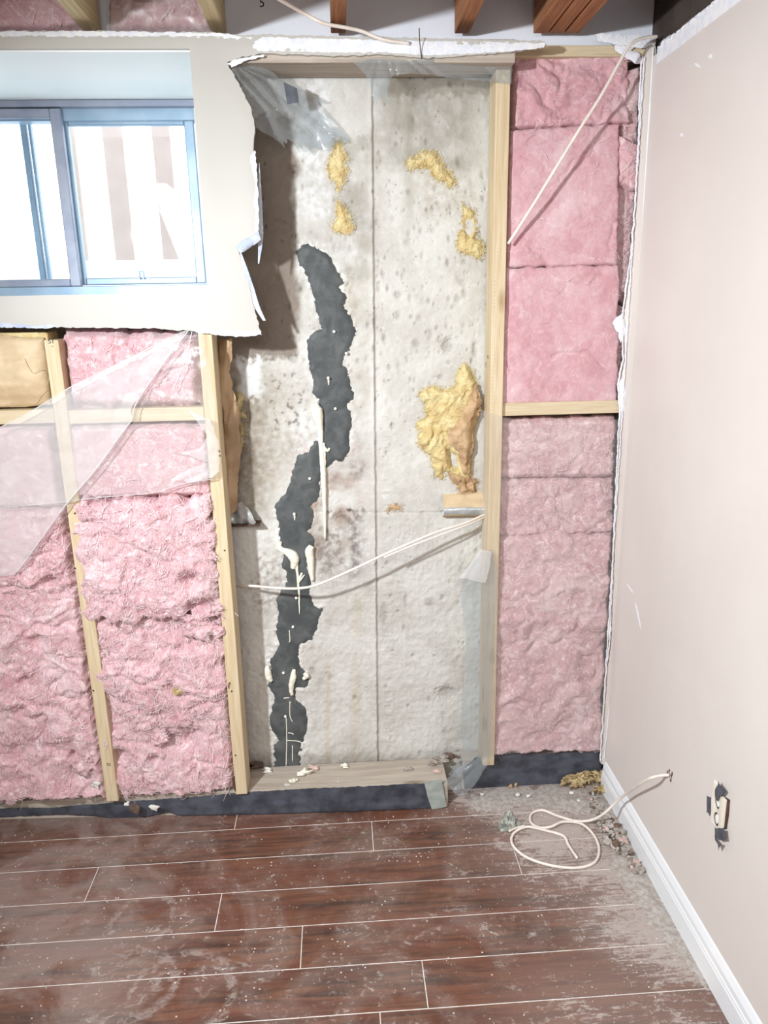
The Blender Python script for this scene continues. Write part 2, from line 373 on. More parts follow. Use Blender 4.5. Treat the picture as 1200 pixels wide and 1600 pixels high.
# ---- polygons
def dens(poly, step=6, amp=0, seed=0):
    p = np.asarray(poly, float); out = []
    for i in range(len(p)):
        a, b = p[i], p[(i+1) % len(p)]; L = np.linalg.norm(b-a); n = max(1, int(L/step))
        nr = np.array([-(b-a)[1], (b-a)[0]])/(L+1e-9)
        for k in range(n):
            q = a+(b-a)*k/n
            d = amp*(perl(q[0]*.11, q[1]*.11, seed)+.7*perl(q[0]*.31, q[1]*.31, seed+5)) if amp else 0
            out.append(q+nr*d)
    return np.array(out)
def inside(pts, poly):
    x, y = pts[:, 0], pts[:, 1]; r = np.zeros(len(pts), bool); n = len(poly)
    for i in range(n):
        x1, y1 = poly[i]; x2, y2 = poly[(i+1) % n]
        if y1 == y2: continue
        c = ((y1 > y) != (y2 > y)) & (x < (x2-x1)*(y-y1)/(y2-y1)+x1); r ^= c
    return r
def pdist(pts, poly):
    d = np.full(len(pts), 1e9); n = len(poly)
    for i in range(n):
        a = poly[i]; b = poly[(i+1) % n]; ab = b-a; t = np.clip(((pts-a)@ab)/(ab@ab+1e-12), 0, 1)
        d = np.minimum(d, np.linalg.norm(pts-(a+t[:, None]*ab), axis=1))
    return d
def cdt(outer, sp, holes=()):
    lo, hi = outer.min(0), outer.max(0)
    gx, gy = np.meshgrid(np.arange(lo[0], hi[0]+sp, sp), np.arange(lo[1], hi[1]+sp, sp*.87)); gx = gx+(np.arange(gx.shape[0]) % 2)[:, None]*sp*.5
    g = np.stack([gx.ravel(), gy.ravel()], 1); g = g+rng.normal(0, sp*.05, g.shape)
    g = g[inside(g, outer)]
    for h in holes: g = g[~inside(g, h)]
    dd = pdist(g, outer)
    for h in holes: dd = np.minimum(dd, pdist(g, h))
    g = g[dd > sp*.45]
    vs = list(map(tuple, outer)); ed = [(i, (i+1) % len(outer)) for i in range(len(outer))]
    for h in holes:
        n = len(vs); vs += list(map(tuple, h)); ed += [(n+i, n+(i+1) % len(h)) for i in range(len(h))]
    vs += list(map(tuple, g))
    ov, oe, of, _, _, _ = delaunay_2d_cdt([Vector(v) for v in vs], ed, [], 0, 1e-4)
    uv = np.array([v[:] for v in ov]); tr = np.array([f[:] for f in of if len(f) == 3])
    c = uv[tr].mean(1); k = inside(c, outer)
    for h in holes: k &= ~inside(c, h)
    tr = tr[k]; d = pdist(uv, outer)
    for h in holes: d = np.minimum(d, pdist(uv, h))
    return uv, tr, d
def bedges(tr):
    s = {}
    for t in tr:
        for a, b in ((t[0], t[1]), (t[1], t[2]), (t[2], t[0])):
            if (b, a) in s: s.pop((b, a))
            else: s[(a, b)] = 1
    return list(s)
def patch(name, poly, mapf, hf, mat, sp=5, holes=(), step=5, amp=0, seed=0, closed='skirt', thick=None, **kw):
    """relief on a polygon; mapf(u,v,h) -> world point h metres off its base surface"""
    outer = dens(poly, step, amp, seed); hs = [dens(h, step, 0) for h in holes]
    uv, tr, d = cdt(outer, sp, hs)
    H = hf(uv[:, 0], uv[:, 1], d); V = mapf(uv[:, 0], uv[:, 1], H)
    t0 = V[tr[0]]; 
    Fc = [tuple(t) for t in tr]
    if closed:
        base = mapf(uv[:, 0], uv[:, 1], (H-thick) if thick else H*0)
        n = len(V); be = bedges(tr)
        if closed == 'full':
            V = np.concatenate([V, base]); Fc += [(a+n, c+n, b+n) for a, b, c in tr]; Fc += [(b, a, a+n, b+n) for a, b in be]
        else:
            idx = sorted({a for e in be for a in e}); mp = {a: n+i for i, a in enumerate(idx)}
            V = np.concatenate([V, base[idx]]); Fc += [(b, a, mp[a], mp[b]) for a, b in be]
    used = np.unique(np.concatenate([np.array(f) for f in Fc])); re = -np.ones(len(V), int); re[used] = np.arange(len(used))
    V = V[used]; Fc = [tuple(re[list(f)]) for f in Fc]
    o = put(name, V, Fc, mat, smooth=True, **kw)
    bm = bmesh.new(); bm.from_mesh(o.data); bmesh.ops.recalc_face_normals(bm, faces=bm.faces[:]); bm.to_mesh(o.data); bm.free()
    try: o.data.set_sharp_from_angle(angle=math.radians(55))
    except Exception: pass
    return o
def onY(Y0):
    def f(u, v, h):
        p = P(u, v, Y0); p = p.copy(); p[..., 1] -= h; return p
    return f
def onX(X0):
    def f(u, v, h):
        p = PX(u, v, X0).copy(); p[..., 0] -= h; return p
    return f
def onZ(Z0):
    def f(u, v, h):
        p = PZ(u, v, Z0).copy(); p[..., 2] += h; return p
    return f

XW = 0.858          # face of the right-hand wall
XL = -2.40; YB = -3.70; ZC = 2.28; CONC = 0.15

# ================================================================== SETTING
# outline of the sealed crack as measured on the photograph
right = [(480, 381), (495, 385), (510, 395), (522, 412), (530, 427), (540, 440), (531, 449), (542, 465), (536, 477), (550, 497), (557, 520), (549, 535), (546, 547), (537, 555), (536, 570), (545, 577), (546, 597), (552, 612), (552, 625), (544, 630), (550, 657), (545, 680), (549, 700), (542, 712), (535, 720), (520, 721), (510, 731), (501, 745), (499, 760), (500, 777), (486, 792), (492, 807), (490, 820), (482, 830), (492, 842), (492, 855), (480, 870), (480, 885), (485, 900), (485, 925), (490, 945), (504, 950), (500, 965), (494, 982), (488, 997), (470, 1007), (467, 1020), (470, 1040), (480, 1050), (484, 1065), (477, 1074), (465, 1076), (462, 1092), (475, 1102), (481, 1120), (480, 1135), (475, 1155), (470, 1180), (470, 1203)]
leftp = [(440, 1206), (426, 1205), (429, 1185), (426, 1165), (435, 1156), (425, 1140), (422, 1120), (425, 1105), (430, 1092), (420, 1070), (422, 1055), (424, 1042), (420, 1030), (434, 1012), (432, 980), (435, 960), (432, 935), (447, 910), (447, 892), (439, 880), (444, 868), (435, 850), (434, 827), (435, 817), (430, 802), (432, 787), (445, 772), (452, 758), (457, 740), (460, 725), (465, 712), (480, 705), (490, 690), (500, 687), (504, 667), (499, 627), (486, 612), (490, 600), (485, 580), (481, 555), (480, 530), (490, 519), (504, 514), (495, 490), (492, 472), (487, 452), (480, 435), (470, 415), (462, 395), (470, 384)]
fl = put('floor', *box(XL, XW+.1, YB, CONC+.2, -.05, -.0010), 'seam', origin=(0, 0, 0), kind='structure',
         label='dark reddish brown plank floor with pale dusty joints', cat='floor')
PITCHP = .1350; Y00 = -.0515
ends = {}
def jx(row, px, py): ends.setdefault(row, []).append(float(PZ(px, py)[0]))
jx(0, 368, 1286); jx(1, 582, 1306); jx(2, 142, 1384); jx(2, 807, 1340); jx(3, 341, 1425); jx(4, 471, 1479); jx(5, 664, 1538); jx(6, 594, 1590)
for row in range(0, 28):
    yt = Y00-(row-1)*PITCHP-.0017; yb = Y00-row*PITCHP+.0017
    if row == 0: yt = .088
    xs = sorted(ends.get(row, [XL+.3+((row*.47) % 1.2)]))
    while xs[0] > XL+1.22: xs.insert(0, xs[0]-1.22)
    while xs[-1] < XW-1.22: xs.append(xs[-1]+1.22)
    xs = [XL]+[x for x in xs if XL+.05 < x < XW-.06]+[XW+.004]
    for i in range(len(xs)-1):
        V, Fc = bevbox(xs[i]+.0014, xs[i+1]-.0014, yb, yt, -.0010, .0, 0)
        put('plank', V, Fc, 'plank', parent=fl)

# foundation wall: finely cast visible bay + plain rest round the window opening
OX0, OX1, OZ0, OZ1 = -1.42, -.334, 1.645, 2.216        # window opening
GX0, GX1 = -.40, .50
nx, nz = 330, 820
gx = np.linspace(GX0, GX1, nx); gz = np.linspace(0, 2.25, nz); X, Z = np.meshgrid(gx, gz)
def topx(X, Z, Y):     # world -> photo pixel (to place stains and shade measured on the photograph)
    d = np.stack([X, np.full_like(X, Y)+CAMD, Z-CAMH], -1); z = d@fw
    return 600+F*(d@rt)/z, 800-F*(d@up)/z
U, Vv = topx(X, Z, CONC)
H = .0022*fbm(X*5, Z*5, 4, 3)+.0009*fbm(X*40, Z*40, 3, 9)
H += .0012*np.clip(ridge(X*16+.6*perl(X*9, Z*9, 2), Z*22, 2, 4)-.9, 0, 1)
jl = 580+(Vv-180)*.0085; dj = U-jl+.8*perl(Z*30, Z*0, 5)
H += .0035*np.exp(-(dj/3.0)**2)-.004*np.exp(-((dj-2.8)/1.3)**2)
H += .0016*np.exp(-((U-jl-18)/6)**2)*(Vv > 640)*(perl(Z*25, X*0, 8) > 0)
dh = Vv-801-2*perl(X*20, X*0, 6); H -= .002*np.exp(-(dh/1.8)**2)*((U > 495) & (U < 760))
# lower lift of the pour is rougher
H += .0012*ridge(X*34, Z*24, 2, 12)*sstep(780, 830, Vv)
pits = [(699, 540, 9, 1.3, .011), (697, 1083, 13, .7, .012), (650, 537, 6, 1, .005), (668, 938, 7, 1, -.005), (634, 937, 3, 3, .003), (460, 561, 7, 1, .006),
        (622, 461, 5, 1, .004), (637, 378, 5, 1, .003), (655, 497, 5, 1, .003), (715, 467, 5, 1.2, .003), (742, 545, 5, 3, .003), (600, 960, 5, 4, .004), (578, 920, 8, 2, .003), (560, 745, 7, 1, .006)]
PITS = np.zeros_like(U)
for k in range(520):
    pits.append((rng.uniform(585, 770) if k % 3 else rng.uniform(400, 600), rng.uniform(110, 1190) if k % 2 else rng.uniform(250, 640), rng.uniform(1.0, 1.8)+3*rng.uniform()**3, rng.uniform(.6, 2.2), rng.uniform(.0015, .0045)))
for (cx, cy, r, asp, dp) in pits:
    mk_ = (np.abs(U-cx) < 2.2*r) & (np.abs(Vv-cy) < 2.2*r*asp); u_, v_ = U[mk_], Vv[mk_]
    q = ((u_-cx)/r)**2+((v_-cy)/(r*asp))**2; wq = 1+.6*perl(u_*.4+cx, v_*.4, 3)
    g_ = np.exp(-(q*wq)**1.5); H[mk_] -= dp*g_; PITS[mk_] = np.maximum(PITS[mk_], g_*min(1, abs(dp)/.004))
S = np.ones(X.shape+(3,))
def stain_shade(mask, col):  # multiplies the colour: real stains and some painted shade
    global S
    m = np.clip(mask, 0, 1)[..., None]; S = S*(1-m)+S*np.array(col)*m
n1 = fbm(X*14, Z*14, 4, 21); n2 = fbm(X*50, Z*50, 3, 22); n3 = fbm(X*5, Z*5, 3, 25)
def zone(x0, x1, y0, y1, e=14): return sstep(x0-e, x0+e, U+10*n1)*(1-sstep(x1-e, x1+e, U+10*n1))*sstep(y0-e, y0+e, Vv+10*n2)*(1-sstep(y1-e, y1+e, Vv+10*n2))
effl = zone(370, 412, 558, 622, 5)
stain_shade((1-sstep(385, 450, U+14*n3))*sstep(545, 580, Vv)*(1-sstep(790, 830, Vv+8*n1))*(1-.9*effl)*(.9+.25*n2), (.56, .51, .45))
stain_shade((1-sstep(430, 480, U+20*n3))*sstep(550, 600, Vv)*(1-sstep(740, 810, Vv+8*n1))*(1-.9*effl)*(.35+.3*n2), (.74, .67, .58))
stain_shade((n2 > .52)*zone(420, 480, 590, 680, 8)*.7, (.35, .34, .34))
stain_shade(zone(300, 462, 180, 560, 8)*.95, (.40, .34, .30))  # drywall's cast shadow painted in, together with dark dirty concrete
stain_shade(zone(468, 560, 740, 870, 16)*(.5+n1), (.70, .62, .56))
dr = np.abs(U-(548+8*np.sin((Vv-800)/40)))
stain_shade(np.exp(-(dr/9)**2)*zone(500, 600, 800, 905, 10)*(.7+n2), (.45, .42, .44))
stain_shade(zone(495, 535, 830, 900, 8)*(.6+n2), (.55, .5, .5))
stain_shade(zone(500, 570, 800, 815, 5)*(.6+n2), (.55, .5, .5))
stain_shade(np.exp(-((U-(560-(Vv-900)*.02))/8)**2)*sstep(880, 960, Vv)*(.3+.5*n3), (.80, .68, .52))
stain_shade(np.exp(-((U-512)/5)**2)*sstep(1000, 1060, Vv)*.4, (.85, .72, .55))
stain_shade(zone(460, 575, 700, 800, 16)*(.35+n1), (.95, .84, .86))
stain_shade(sstep(1165, 1200, Vv+8*n1)*.8, (.52, .49, .46))  # darker towards the foot of the wall
stain_shade(zone(610, 770, 100, 150, 8)*.75, (.60, .56, .50))  # darker grey-brown band near the top
stain_shade(zone(588, 745, 110, 262, 16)*(.75+.7*n1), (.70, .68, .64))  # broader darker grey patch, uneven
stain_shade(np.exp(-((U-(640+4*n1))/8)**2)*sstep(120, 160, Vv)*(1-sstep(300, 400, Vv))*.6, (.66, .62, .55))
stain_shade(zone(535, 588, 215, 440, 12)*(.7+.8*n1), (.74, .72, .68))
stain_shade(zone(655, 735, 255, 345, 14)*(.5+.6*n2), (.78, .74, .68))
stain_shade(zone(520, 580, 440, 640, 14)*(.4+.6*n1), (.86, .82, .76))
stain_shade(zone(395, 480, 870, 960, 10)*(.35+n2), (.6, .56, .54))
stain_shade(np.exp(-((dj-2.5)/1.6)**2)*(Vv > 150)*.8, (.50, .42, .38))
for (x0, y0, sx, sy, a) in ((470, 690, 40, 80, .25), (560, 730, 12, 12, .5)):
    stain_shade(np.exp(-((U-x0)/sx)**2-((Vv-y0)/sy)**2)*a*(1+2*n2), (.6, .52, .5))
wh = zone(468, 515, 110, 345, 10)*(.6+1.1*n2)+zone(470, 545, 380, 480, 10)*np.clip(.2+n2, 0, 1)*.6+zone(455, 500, 640, 700, 12)*.3
stain_shade(wh*.9, (1.22, 1.26, 1.34))
stain_shade(effl*(.7+.9*n2), (1.2, 1.26, 1.36))
# chalky rim beside the sealant and pale lower concrete
stain_shade(zone(590, 760, 250, 800, 30)*.5, (1.08, 1.08, 1.07))
stain_shade(PITS*.55, (.55, .53, .5))  # darker inside the pits, more so in deep ones
SPX = np.array(right+leftp, float); near = (U > 400) & (U < 590) & (Vv > 360) & (Vv < 1215)
dsl = np.full(U.shape, 99.); dsl[near] = pdist(np.stack([U[near], Vv[near]], 1), SPX)
cru = np.exp(-(dsl/(5+5*np.clip(n1, -.5, 1)))**2)*sstep(-.15, .35, n2+.6*n1)
H += .0022*cru*(1+n2); stain_shade(cru*.9, (1.2, 1.2, 1.21)); stain_shade(np.exp(-((dsl-14)/7)**2)*sstep(0, .5, n1)*.35, (.7, .66, .62))
Yg = CONC-H
Vg = np.stack([X.ravel(), Yg.ravel(), Z.ravel()], 1)
idx = np.arange(nx*nz).reshape(nz, nx)
Fg = np.stack([idx[:-1, :-1].ravel(), idx[:-1, 1:].ravel(), idx[1:, 1:].ravel(), idx[1:, :-1].ravel()], 1)
Fg = Fg[~((Vg[Fg[:, 2], 0] < OX1+.03) & (Vg[Fg[:, 2], 2] > OZ0-.03))]
wb = empty('wall_back', (0, CONC, 0), label='stained grey poured concrete foundation wall with a vertical form ridge', cat='wall', kind='structure')
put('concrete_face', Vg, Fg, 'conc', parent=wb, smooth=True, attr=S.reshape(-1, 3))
put('concrete_mass', *join([box(OX1+.03, GX1, CONC+.012, .50, 0, 2.25), box(GX1, 1.1, CONC, .50, 0, 2.25),
     box(XL, OX1+.03, CONC+.012, .50, 0, OZ0-.03), box(XL, OX0-.03, CONC, .50, OZ0-.03, 2.25), box(OX0-.03, OX1+.03, CONC, .50, OZ1+.03, 2.25)]), 'concp', parent=wb)

# right wall
tp = [PX(1037, 66, XW), PX(1052, 52, XW), PX(1075, 34, XW), PX(1098, 14, XW), PX(1130, 0, XW)]
V, Fc = box(XW, XW+.0127, YB, .068, 0, 2.222)
wr = put('wall_right', V, Fc, 'paint_r', origin=(XW, 0, 0), kind='structure', label='pinkish beige painted drywall side wall', cat='wall')
put('top_edge', *bevbox(XW-.0012, XW+.012, YB, .03, 2.196, 2.232, 0), 'gyps', parent=wr, label='bare white strip along the broken top edge')
tv = []
for k in range(70):
    y = .03-k*.02-rng.uniform(0, .01); tv.append(blob((XW+.004, y, 2.233), (.008, rng.uniform(.008, .022), rng.uniform(.004, .013)), k, 1, .5))
put('torn_edge', *join(tv), 'gyps', parent=wr, kind='stuff')
put('wall_right_mass', *box(XW+.013, XW+.1, YB, .5, 0, 2.5), 'dark', kind='structure', label='solid backing behind the beige side wall, painted in cavity shade', cat='wall')
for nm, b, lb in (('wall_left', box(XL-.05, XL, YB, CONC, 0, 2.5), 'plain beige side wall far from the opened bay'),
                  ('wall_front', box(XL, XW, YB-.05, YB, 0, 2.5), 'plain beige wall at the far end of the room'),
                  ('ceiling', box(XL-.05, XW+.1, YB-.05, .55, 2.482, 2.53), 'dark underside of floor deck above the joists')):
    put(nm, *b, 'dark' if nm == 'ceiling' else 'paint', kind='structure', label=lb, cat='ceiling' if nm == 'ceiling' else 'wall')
put('trim_1', *box(XL, XW+.012, .105, .14, 2.251, 2.48), 'rim', kind='structure', label='white rim panel closing the joist bays above the wall', cat='rim')

# baseboard: profile swept along Y
prof = [(0, 0), (.0135, 0), (.0135, .060), (.0115, .066), (.0115, .070), (.0095, .073), (.009, .088), (.006, .096), (.003, .104), (0, .108)]
V = []; Fc = []; ys = [YB, .045]
for y in ys: V += [(XW-.0002-a, y, b) for a, b in prof]
n = len(prof)
for i in range(n): Fc.append((i, (i+1) % n, n+(i+1) % n, n+i))
Fc += [tuple(range(n)), tuple(range(2*n-1, n-1, -1))]
put('baseboard_right', V, Fc, 'white', kind='structure', label='white moulded baseboard along the beige side wall', cat='baseboard')

# ------------------------------------------------------------------ window
wn = empty('window_1', (-.87, .45, OZ0), label='aluminium sliding basement window set deep in a white reveal', cat='window', kind='structure')
t = .03
put('soffit', *box(OX0-t, OX1+t, -.0, .50, OZ1, OZ1+t), 'reveal', parent=wn)
put('sill', *box(OX0-t, OX1+t, -.0, .50, OZ0-t, OZ0), 'reveal', parent=wn)
put('jamb', *box(OX0-t, OX0, 0, .50, OZ0, OZ1), 'reveal', parent=wn); put('jamb', *box(OX1, OX1+t, 0, .50, OZ0, OZ1), 'reveal', parent=wn)
def wpx(x, y, Y): q = P(x, y, Y); return q[0], q[2]
YF = .44
hz = wpx(150, 151, YF)[1]; hz2 = wpx(150, 168, YF)[1]; bz = wpx(150, 447, YF)[1]
xr = wpx(320, 440, YF)[0]; xm0, xm1 = wpx(78, 172, YF)[0], wpx(95, 172, YF)[0]
xl = 2*xm0-xr
put('head', *bevbox(OX0, OX1, YF-.01, YF+.06, hz2, OZ1-.0005, .002), 'alu2', parent=wn)
put('track', *bevbox(OX0, OX1, YF+.012, YF+.055, wpx(150, 189, YF+.012)[1], hz2+.002, .002), 'alu', parent=wn)
put('bottom_track', *bevbox(OX0, OX1, YF-.01, YF+.06, OZ0+.0005, max(bz, OZ0+.012), .002), 'alu', parent=wn)
put('side_frame', *bevbox(xr+.008, OX1-.0005, YF-.005, YF+.06, OZ0, hz2, .002), 'reveal', parent=wn)
put('side_frame', *bevbox(OX0+.0005, xl-.008, YF-.005, YF+.06, OZ0, hz2, .002), 'reveal', parent=wn)
def sash(x0, x1, z0, z1, Y, mat, w=.028):
    s = empty('sash', ((x0+x1)/2, Y, z0)); s.parent = wn; s.matrix_parent_inverse = Matrix.Translation(-Vector(wn['_loc']))
    for b in ((x0, x0+w, z0, z1), (x1-w, x1, z0, z1)): put('stile', *bevbox(b[0], b[1], Y-.01, Y+.012, b[2], b[3], .003), mat, parent=s)
    for b in ((z0, z0+w*.7), (z1-w*.8, z1)): put('rail', *bevbox(x0+w, x1-w, Y-.009, Y+.011, b[0], b[1], .003), mat, parent=s)
    put('pane', *box(x0+w-.004, x1-w+.004, Y-.002, Y+.002, z0+w*.7-.004, z1-w*.8+.004), 'glass', parent=s)
    return s
zt = wpx(50, 170, YF)[1]
sash(xl, xm1, bz, zt, YF+.002, 'alu2', .033)
sash(xm0+.01, xr, bz+.004, zt-.018, YF+.032, 'alu', .03)
put('latch', *join([bevbox(*(lambda a: (a[0]-.008, a[0]-.005, YF+.01, YF+.02, a[1]-.012, a[1]+.012))(wpx(222, 430, YF+.02)), .001),
     bevbox(*(lambda a: (a[0]+.005, a[0]+.008, YF+.01, YF+.02, a[1]-.012, a[1]+.012))(wpx(222, 430, YF+.02)), .001),
     bevbox(*(lambda a: (a[0]-.008, a[0]+.008, YF+.01, YF+.02, a[1]+.010, a[1]+.013))(wpx(222, 430, YF+.02)), .001)]), 'alu', parent=wn)
# outer storm sash seen through the left pane
xs0 = wpx(46, 300, .52)[0]
for dx, w in ((0, .018), (.024, .010)):
    put('storm_stile', *bevbox(xs0+dx, xs0+dx+w, .51, .53, OZ0, OZ1, .003), 'alu', parent=wn)
# outdoors: ground, pale fence boards
put('ground', *box(-4.5, 2.5, .50, 5, 1.40, 1.50), 'ext', kind='structure', label='pale ground outside the window', cat='ground')
for k, (x0, x1) in enumerate(((96, 126), (169, 200), (245, 273))):
    a = P(x0, 300, 1.35)[0]; b = P(x1, 300, 1.35)[0]; zb = P(150, 408, 1.35)[2]
    put('fence_board', *bevbox(a, b, 1.35, 1.37, 1.50, 3.0, .003), 'slat', label=('pale upright fence board outside, beside the middle sash stile', 'pale upright fence board outside, between two others in the pane', 'pale upright fence board outside, nearest the drywall side of the pane')[k], cat='fence board', group='fence boards outside the window')
put('fence_rail', *bevbox(-2.6, .5, 1.30, 1.35, 1.50, float(P(150, 408, 1.33)[2]), .004), 'ext', label='low white rail across the foot of the fence boards', cat='rail')

# ================================================================== FRAMING
def timber(name, b, mat, label, cat, group=None, warp=.0012, seed=0, cuts=14, bev=.0025):
    V, Fc = bevbox(*b, bev, cuts, warp, seed); return put(name, V, Fc, mat, smooth=False, label=label, cat=cat, group=group)
zt_ = float(P(480, 98, .0)[2]); S1 = float(P(66, 515)[0]); S2 = float(P(312, 560)[0]); S3 = float(P(770, 400, .05)[0]); PT = .09; Y3 = .05
st1 = timber('wall_stud', (S1, S1+.038, 0, .089, PT, 1.53), 'woodz', 'pine stud between the two pink bays below the window', 'stud', 'wall studs', seed=1)
st2 = timber('wall_stud', (S2, S2+.038, 0, .089, PT, 1.61), 'woodz', 'pine stud at the edge of bare concrete below the torn drywall corner', 'stud', 'wall studs', seed=2)
st3 = timber('wall_stud', (S3, S3+.038, Y3, Y3+.089, PT+.0225, zt_-.001), 'woodz', 'full-height pine stud between bare concrete and the tall pink bay', 'stud', 'wall studs', seed=3)
for s, Y in ((st1, 0), (st2, 0), (st3, Y3)): pass
V, Fc = bevbox(-1.9, float(P(700, 1222, .0)[0]), .0, CONC-.006, .0003, PT, .0025, 14, .0012, 5)
def yfront(X): return np.clip(.0-(X-.0)*.055, 0, .09)
def ztop(X): return np.clip(PT+(X+.35)*.03, .06, PT)
fr_ = V[:, 1] < .05; V[fr_, 1] += yfront(V[fr_, 0]); tp_ = V[:, 2] > .05; V[tp_, 2] += ztop(V[tp_, 0])-PT
put('bottom_plate', V, Fc, 'woodxd', label='dusty wooden bottom plate wrapped in black plastic', cat='plate')
timber('bottom_plate', (P(722, 1190, .10)[0], XW-.001, .092, CONC-.004, .0003, .112), 'woodxd', 'bottom plate under the tall pink bay beside the side wall', 'plate', seed=6)
timber('top_plate', (OX1+.035, S3+.038, .0, .10, zt_, 2.245), 'woodxd', 'grey wooden top plate over the bare concrete bay', 'plate', seed=7, cuts=10)
timber('top_plate', (S3+.0385, XW-.004, Y3+.012, .147, float(P(890, 86, Y3)[2]), 2.25), 'woodx', 'pale wooden top plate over the tall pink bay', 'plate', seed=17, cuts=10)
timber('nailing_strip', (OX1+.035, S3-.002, .1005, .146, float(P(480, 113, .1)[2]), zt_+.03), 'woodxd', 'grey weathered strip under the top plate against concrete', 'strip', seed=8)
zb = float(P(150, 655, 0)[2])
timber('blocking', (S1+.0385, S2-.0005, .002, .085, float(P(250, 659)[2]), float(P(250, 659)[2])+.038), 'woodx', 'pine blocking between two studs under the draped plastic', 'blocking', 'blocking between studs', seed=9)
timber('blocking', (-1.15, S1-.0005, .002, .085, float(P(30, 663)[2]), float(P(30, 663)[2])+.038), 'woodx', 'pine blocking below the kraft faced batt', 'blocking', 'blocking between studs', seed=10)
timber('blocking', (S3+.0385, XW-.004, Y3+.012, Y3+.085, float(P(870, 649, Y3)[2]), float(P(870, 649, Y3)[2])+.038), 'woodx', 'pine blocking across the tall pink bay', 'blocking', 'blocking between studs', seed=11)
timber('wall_stud', (-1.19, -1.152, 0, .089, PT, 1.53), 'woodz', 'pine stud at the plain drywall beyond the kraft faced batt', 'stud', 'wall studs', seed=12)
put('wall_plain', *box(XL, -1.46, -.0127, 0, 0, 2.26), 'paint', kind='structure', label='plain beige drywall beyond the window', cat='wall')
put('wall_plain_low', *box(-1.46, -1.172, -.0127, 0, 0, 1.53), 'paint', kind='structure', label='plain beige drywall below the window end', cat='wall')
tr1 = bpy.data.objects['trim_1']
# joists
JN = 'joists over the room'
for k, (x0, mat, lb) in enumerate(((-1.54, 'joist', 'pale pine joist beyond the window'), (-1.22, 'joist', 'pale pine joist over the far end of the window'), (-.915, 'joist', 'pale pine joist over the middle of the window'),
        (-.606, 'joist', 'pale pine joist between two pink stuffed joist bays'), (-.291, 'joist', 'pale pine joist between pink stuffed bay and white rim'), (.012, 'joistb', 'single brown joist with a white cable passing under it'),
        (.333, 'joistb', 'single rounded brown joist between white rim panels'), (.540, 'joistb', 'outer brown joist of the triple, on the cable side'), (.581, 'joistb', 'middle brown joist of the triple'), (.623, 'joistb', 'outer brown joist of the triple, on the beige wall side'))):
    timber('joist', (x0, x0+.038, YB+.01, .075, ZC, 2.481), mat, lb+', overhead', 'joist', JN, seed=20+k, cuts=0)

def textmesh(s, size):
    cu = bpy.data.curves.new('stamp', 'FONT'); cu.body = s; cu.size = size; cu.extrude = .0001
    o = bpy.data.objects.new('stamp', cu); COL.objects.link(o)
    bpy.context.view_layer.update()
    me = bpy.data.meshes.new_from_object(o.evaluated_get(bpy.context.evaluated_depsgraph_get()))
    V = np.array([v.co[:] for v in me.vertices]); Fc = [list(p.vertices) for p in me.polygons]
    bpy.data.objects.remove(o); bpy.data.meshes.remove(me); bpy.data.curves.remove(cu); return V, Fc
def stamp(s, size, px, py, Y, parent, name='lumber_stamp', rot=0):
    V, Fc = textmesh(s, size); V[:, :2] -= (V.min(0)+V.max(0))[:2]/2
    c, sn = math.cos(rot), math.sin(rot); x = V[:, 0]*c-V[:, 1]*sn; y = V[:, 0]*sn+V[:, 1]*c
    q = P(px, py, Y); put(name, np.stack([q[0]+x, np.full_like(x, Y)-.0003-V[:, 2], q[2]+y], 1), Fc, 'ink', parent=parent)
stamp('5', .03, 409, 4, .105, tr1, 'ink_mark'); stamp('S1', .018, 79, 533, -.0008, st1); stamp('r', .012, 80, 519, -.0008, st1); stamp('-', .016, 82, 541, -.0008, st1)
stamp('SPF', .008, 762, 558, Y3-.001, st3, rot=-1.57); stamp('No.2', .007, 759, 570, Y3-.001, st3, rot=-1.57)
pr = []
for k in range(46):
    y = 385+k*(265/46); q = P(776-(y-380)*.028, y, Y3-.0012)
    pr.append(bevbox(q[0]-.0008, q[0]+.0008, q[1]-.0004, q[1]+.0006, q[2]-.0016, q[2]+.0016, 0))
put('edge_stamp', *join(pr), 'port', parent=st3, label='dotted white line along the stud')
def nailhead(px, py, Y, parent, r=.003):
    q = P(px, py, Y); put('nail', *tube([q+[0, -.0012, 0], q+[0, .004, 0]], r, 8, 1, False), 'iron', parent=parent)
for (x, y) in ((346, 705), (347, 712), (355, 860), (366, 1080), (372, 1180)): nailhead(x-4, y, 0, st2)
for (x, y) in ((118, 802), (147, 1079), (118, 888)): nailhead(x-1, y, 0, st1)
q = P(170, 1194, 0); th = np.linspace(0, 6.28, 16, endpoint=False)
put('ring_shank', *tube([q+[.0045*math.cos(a), -.0012, .0045*math.sin(a)] for a in np.append(th, 0)], .0009, 6, 1, False), 'iron', parent=st1)
patch('damp_stain', [(362, 1216), (370, 1212), (378, 1218), (382, 1236), (366, 1236)], onY(.0005), lambda u, v, d: .001+0*u, 'iron', sp=4, step=3, amp=1.5, parent=st2, label='blackened damp foot')
q0 = P(357, 1070, -.001); put('bent_nail', *tube([q0+[0, -.001, -.012], q0+[0, -.004, -.004], q0+[.003, -.004, .006], q0+[.005, -.003, .010]], .0013, 6, 4), 'iron', parent=st2)

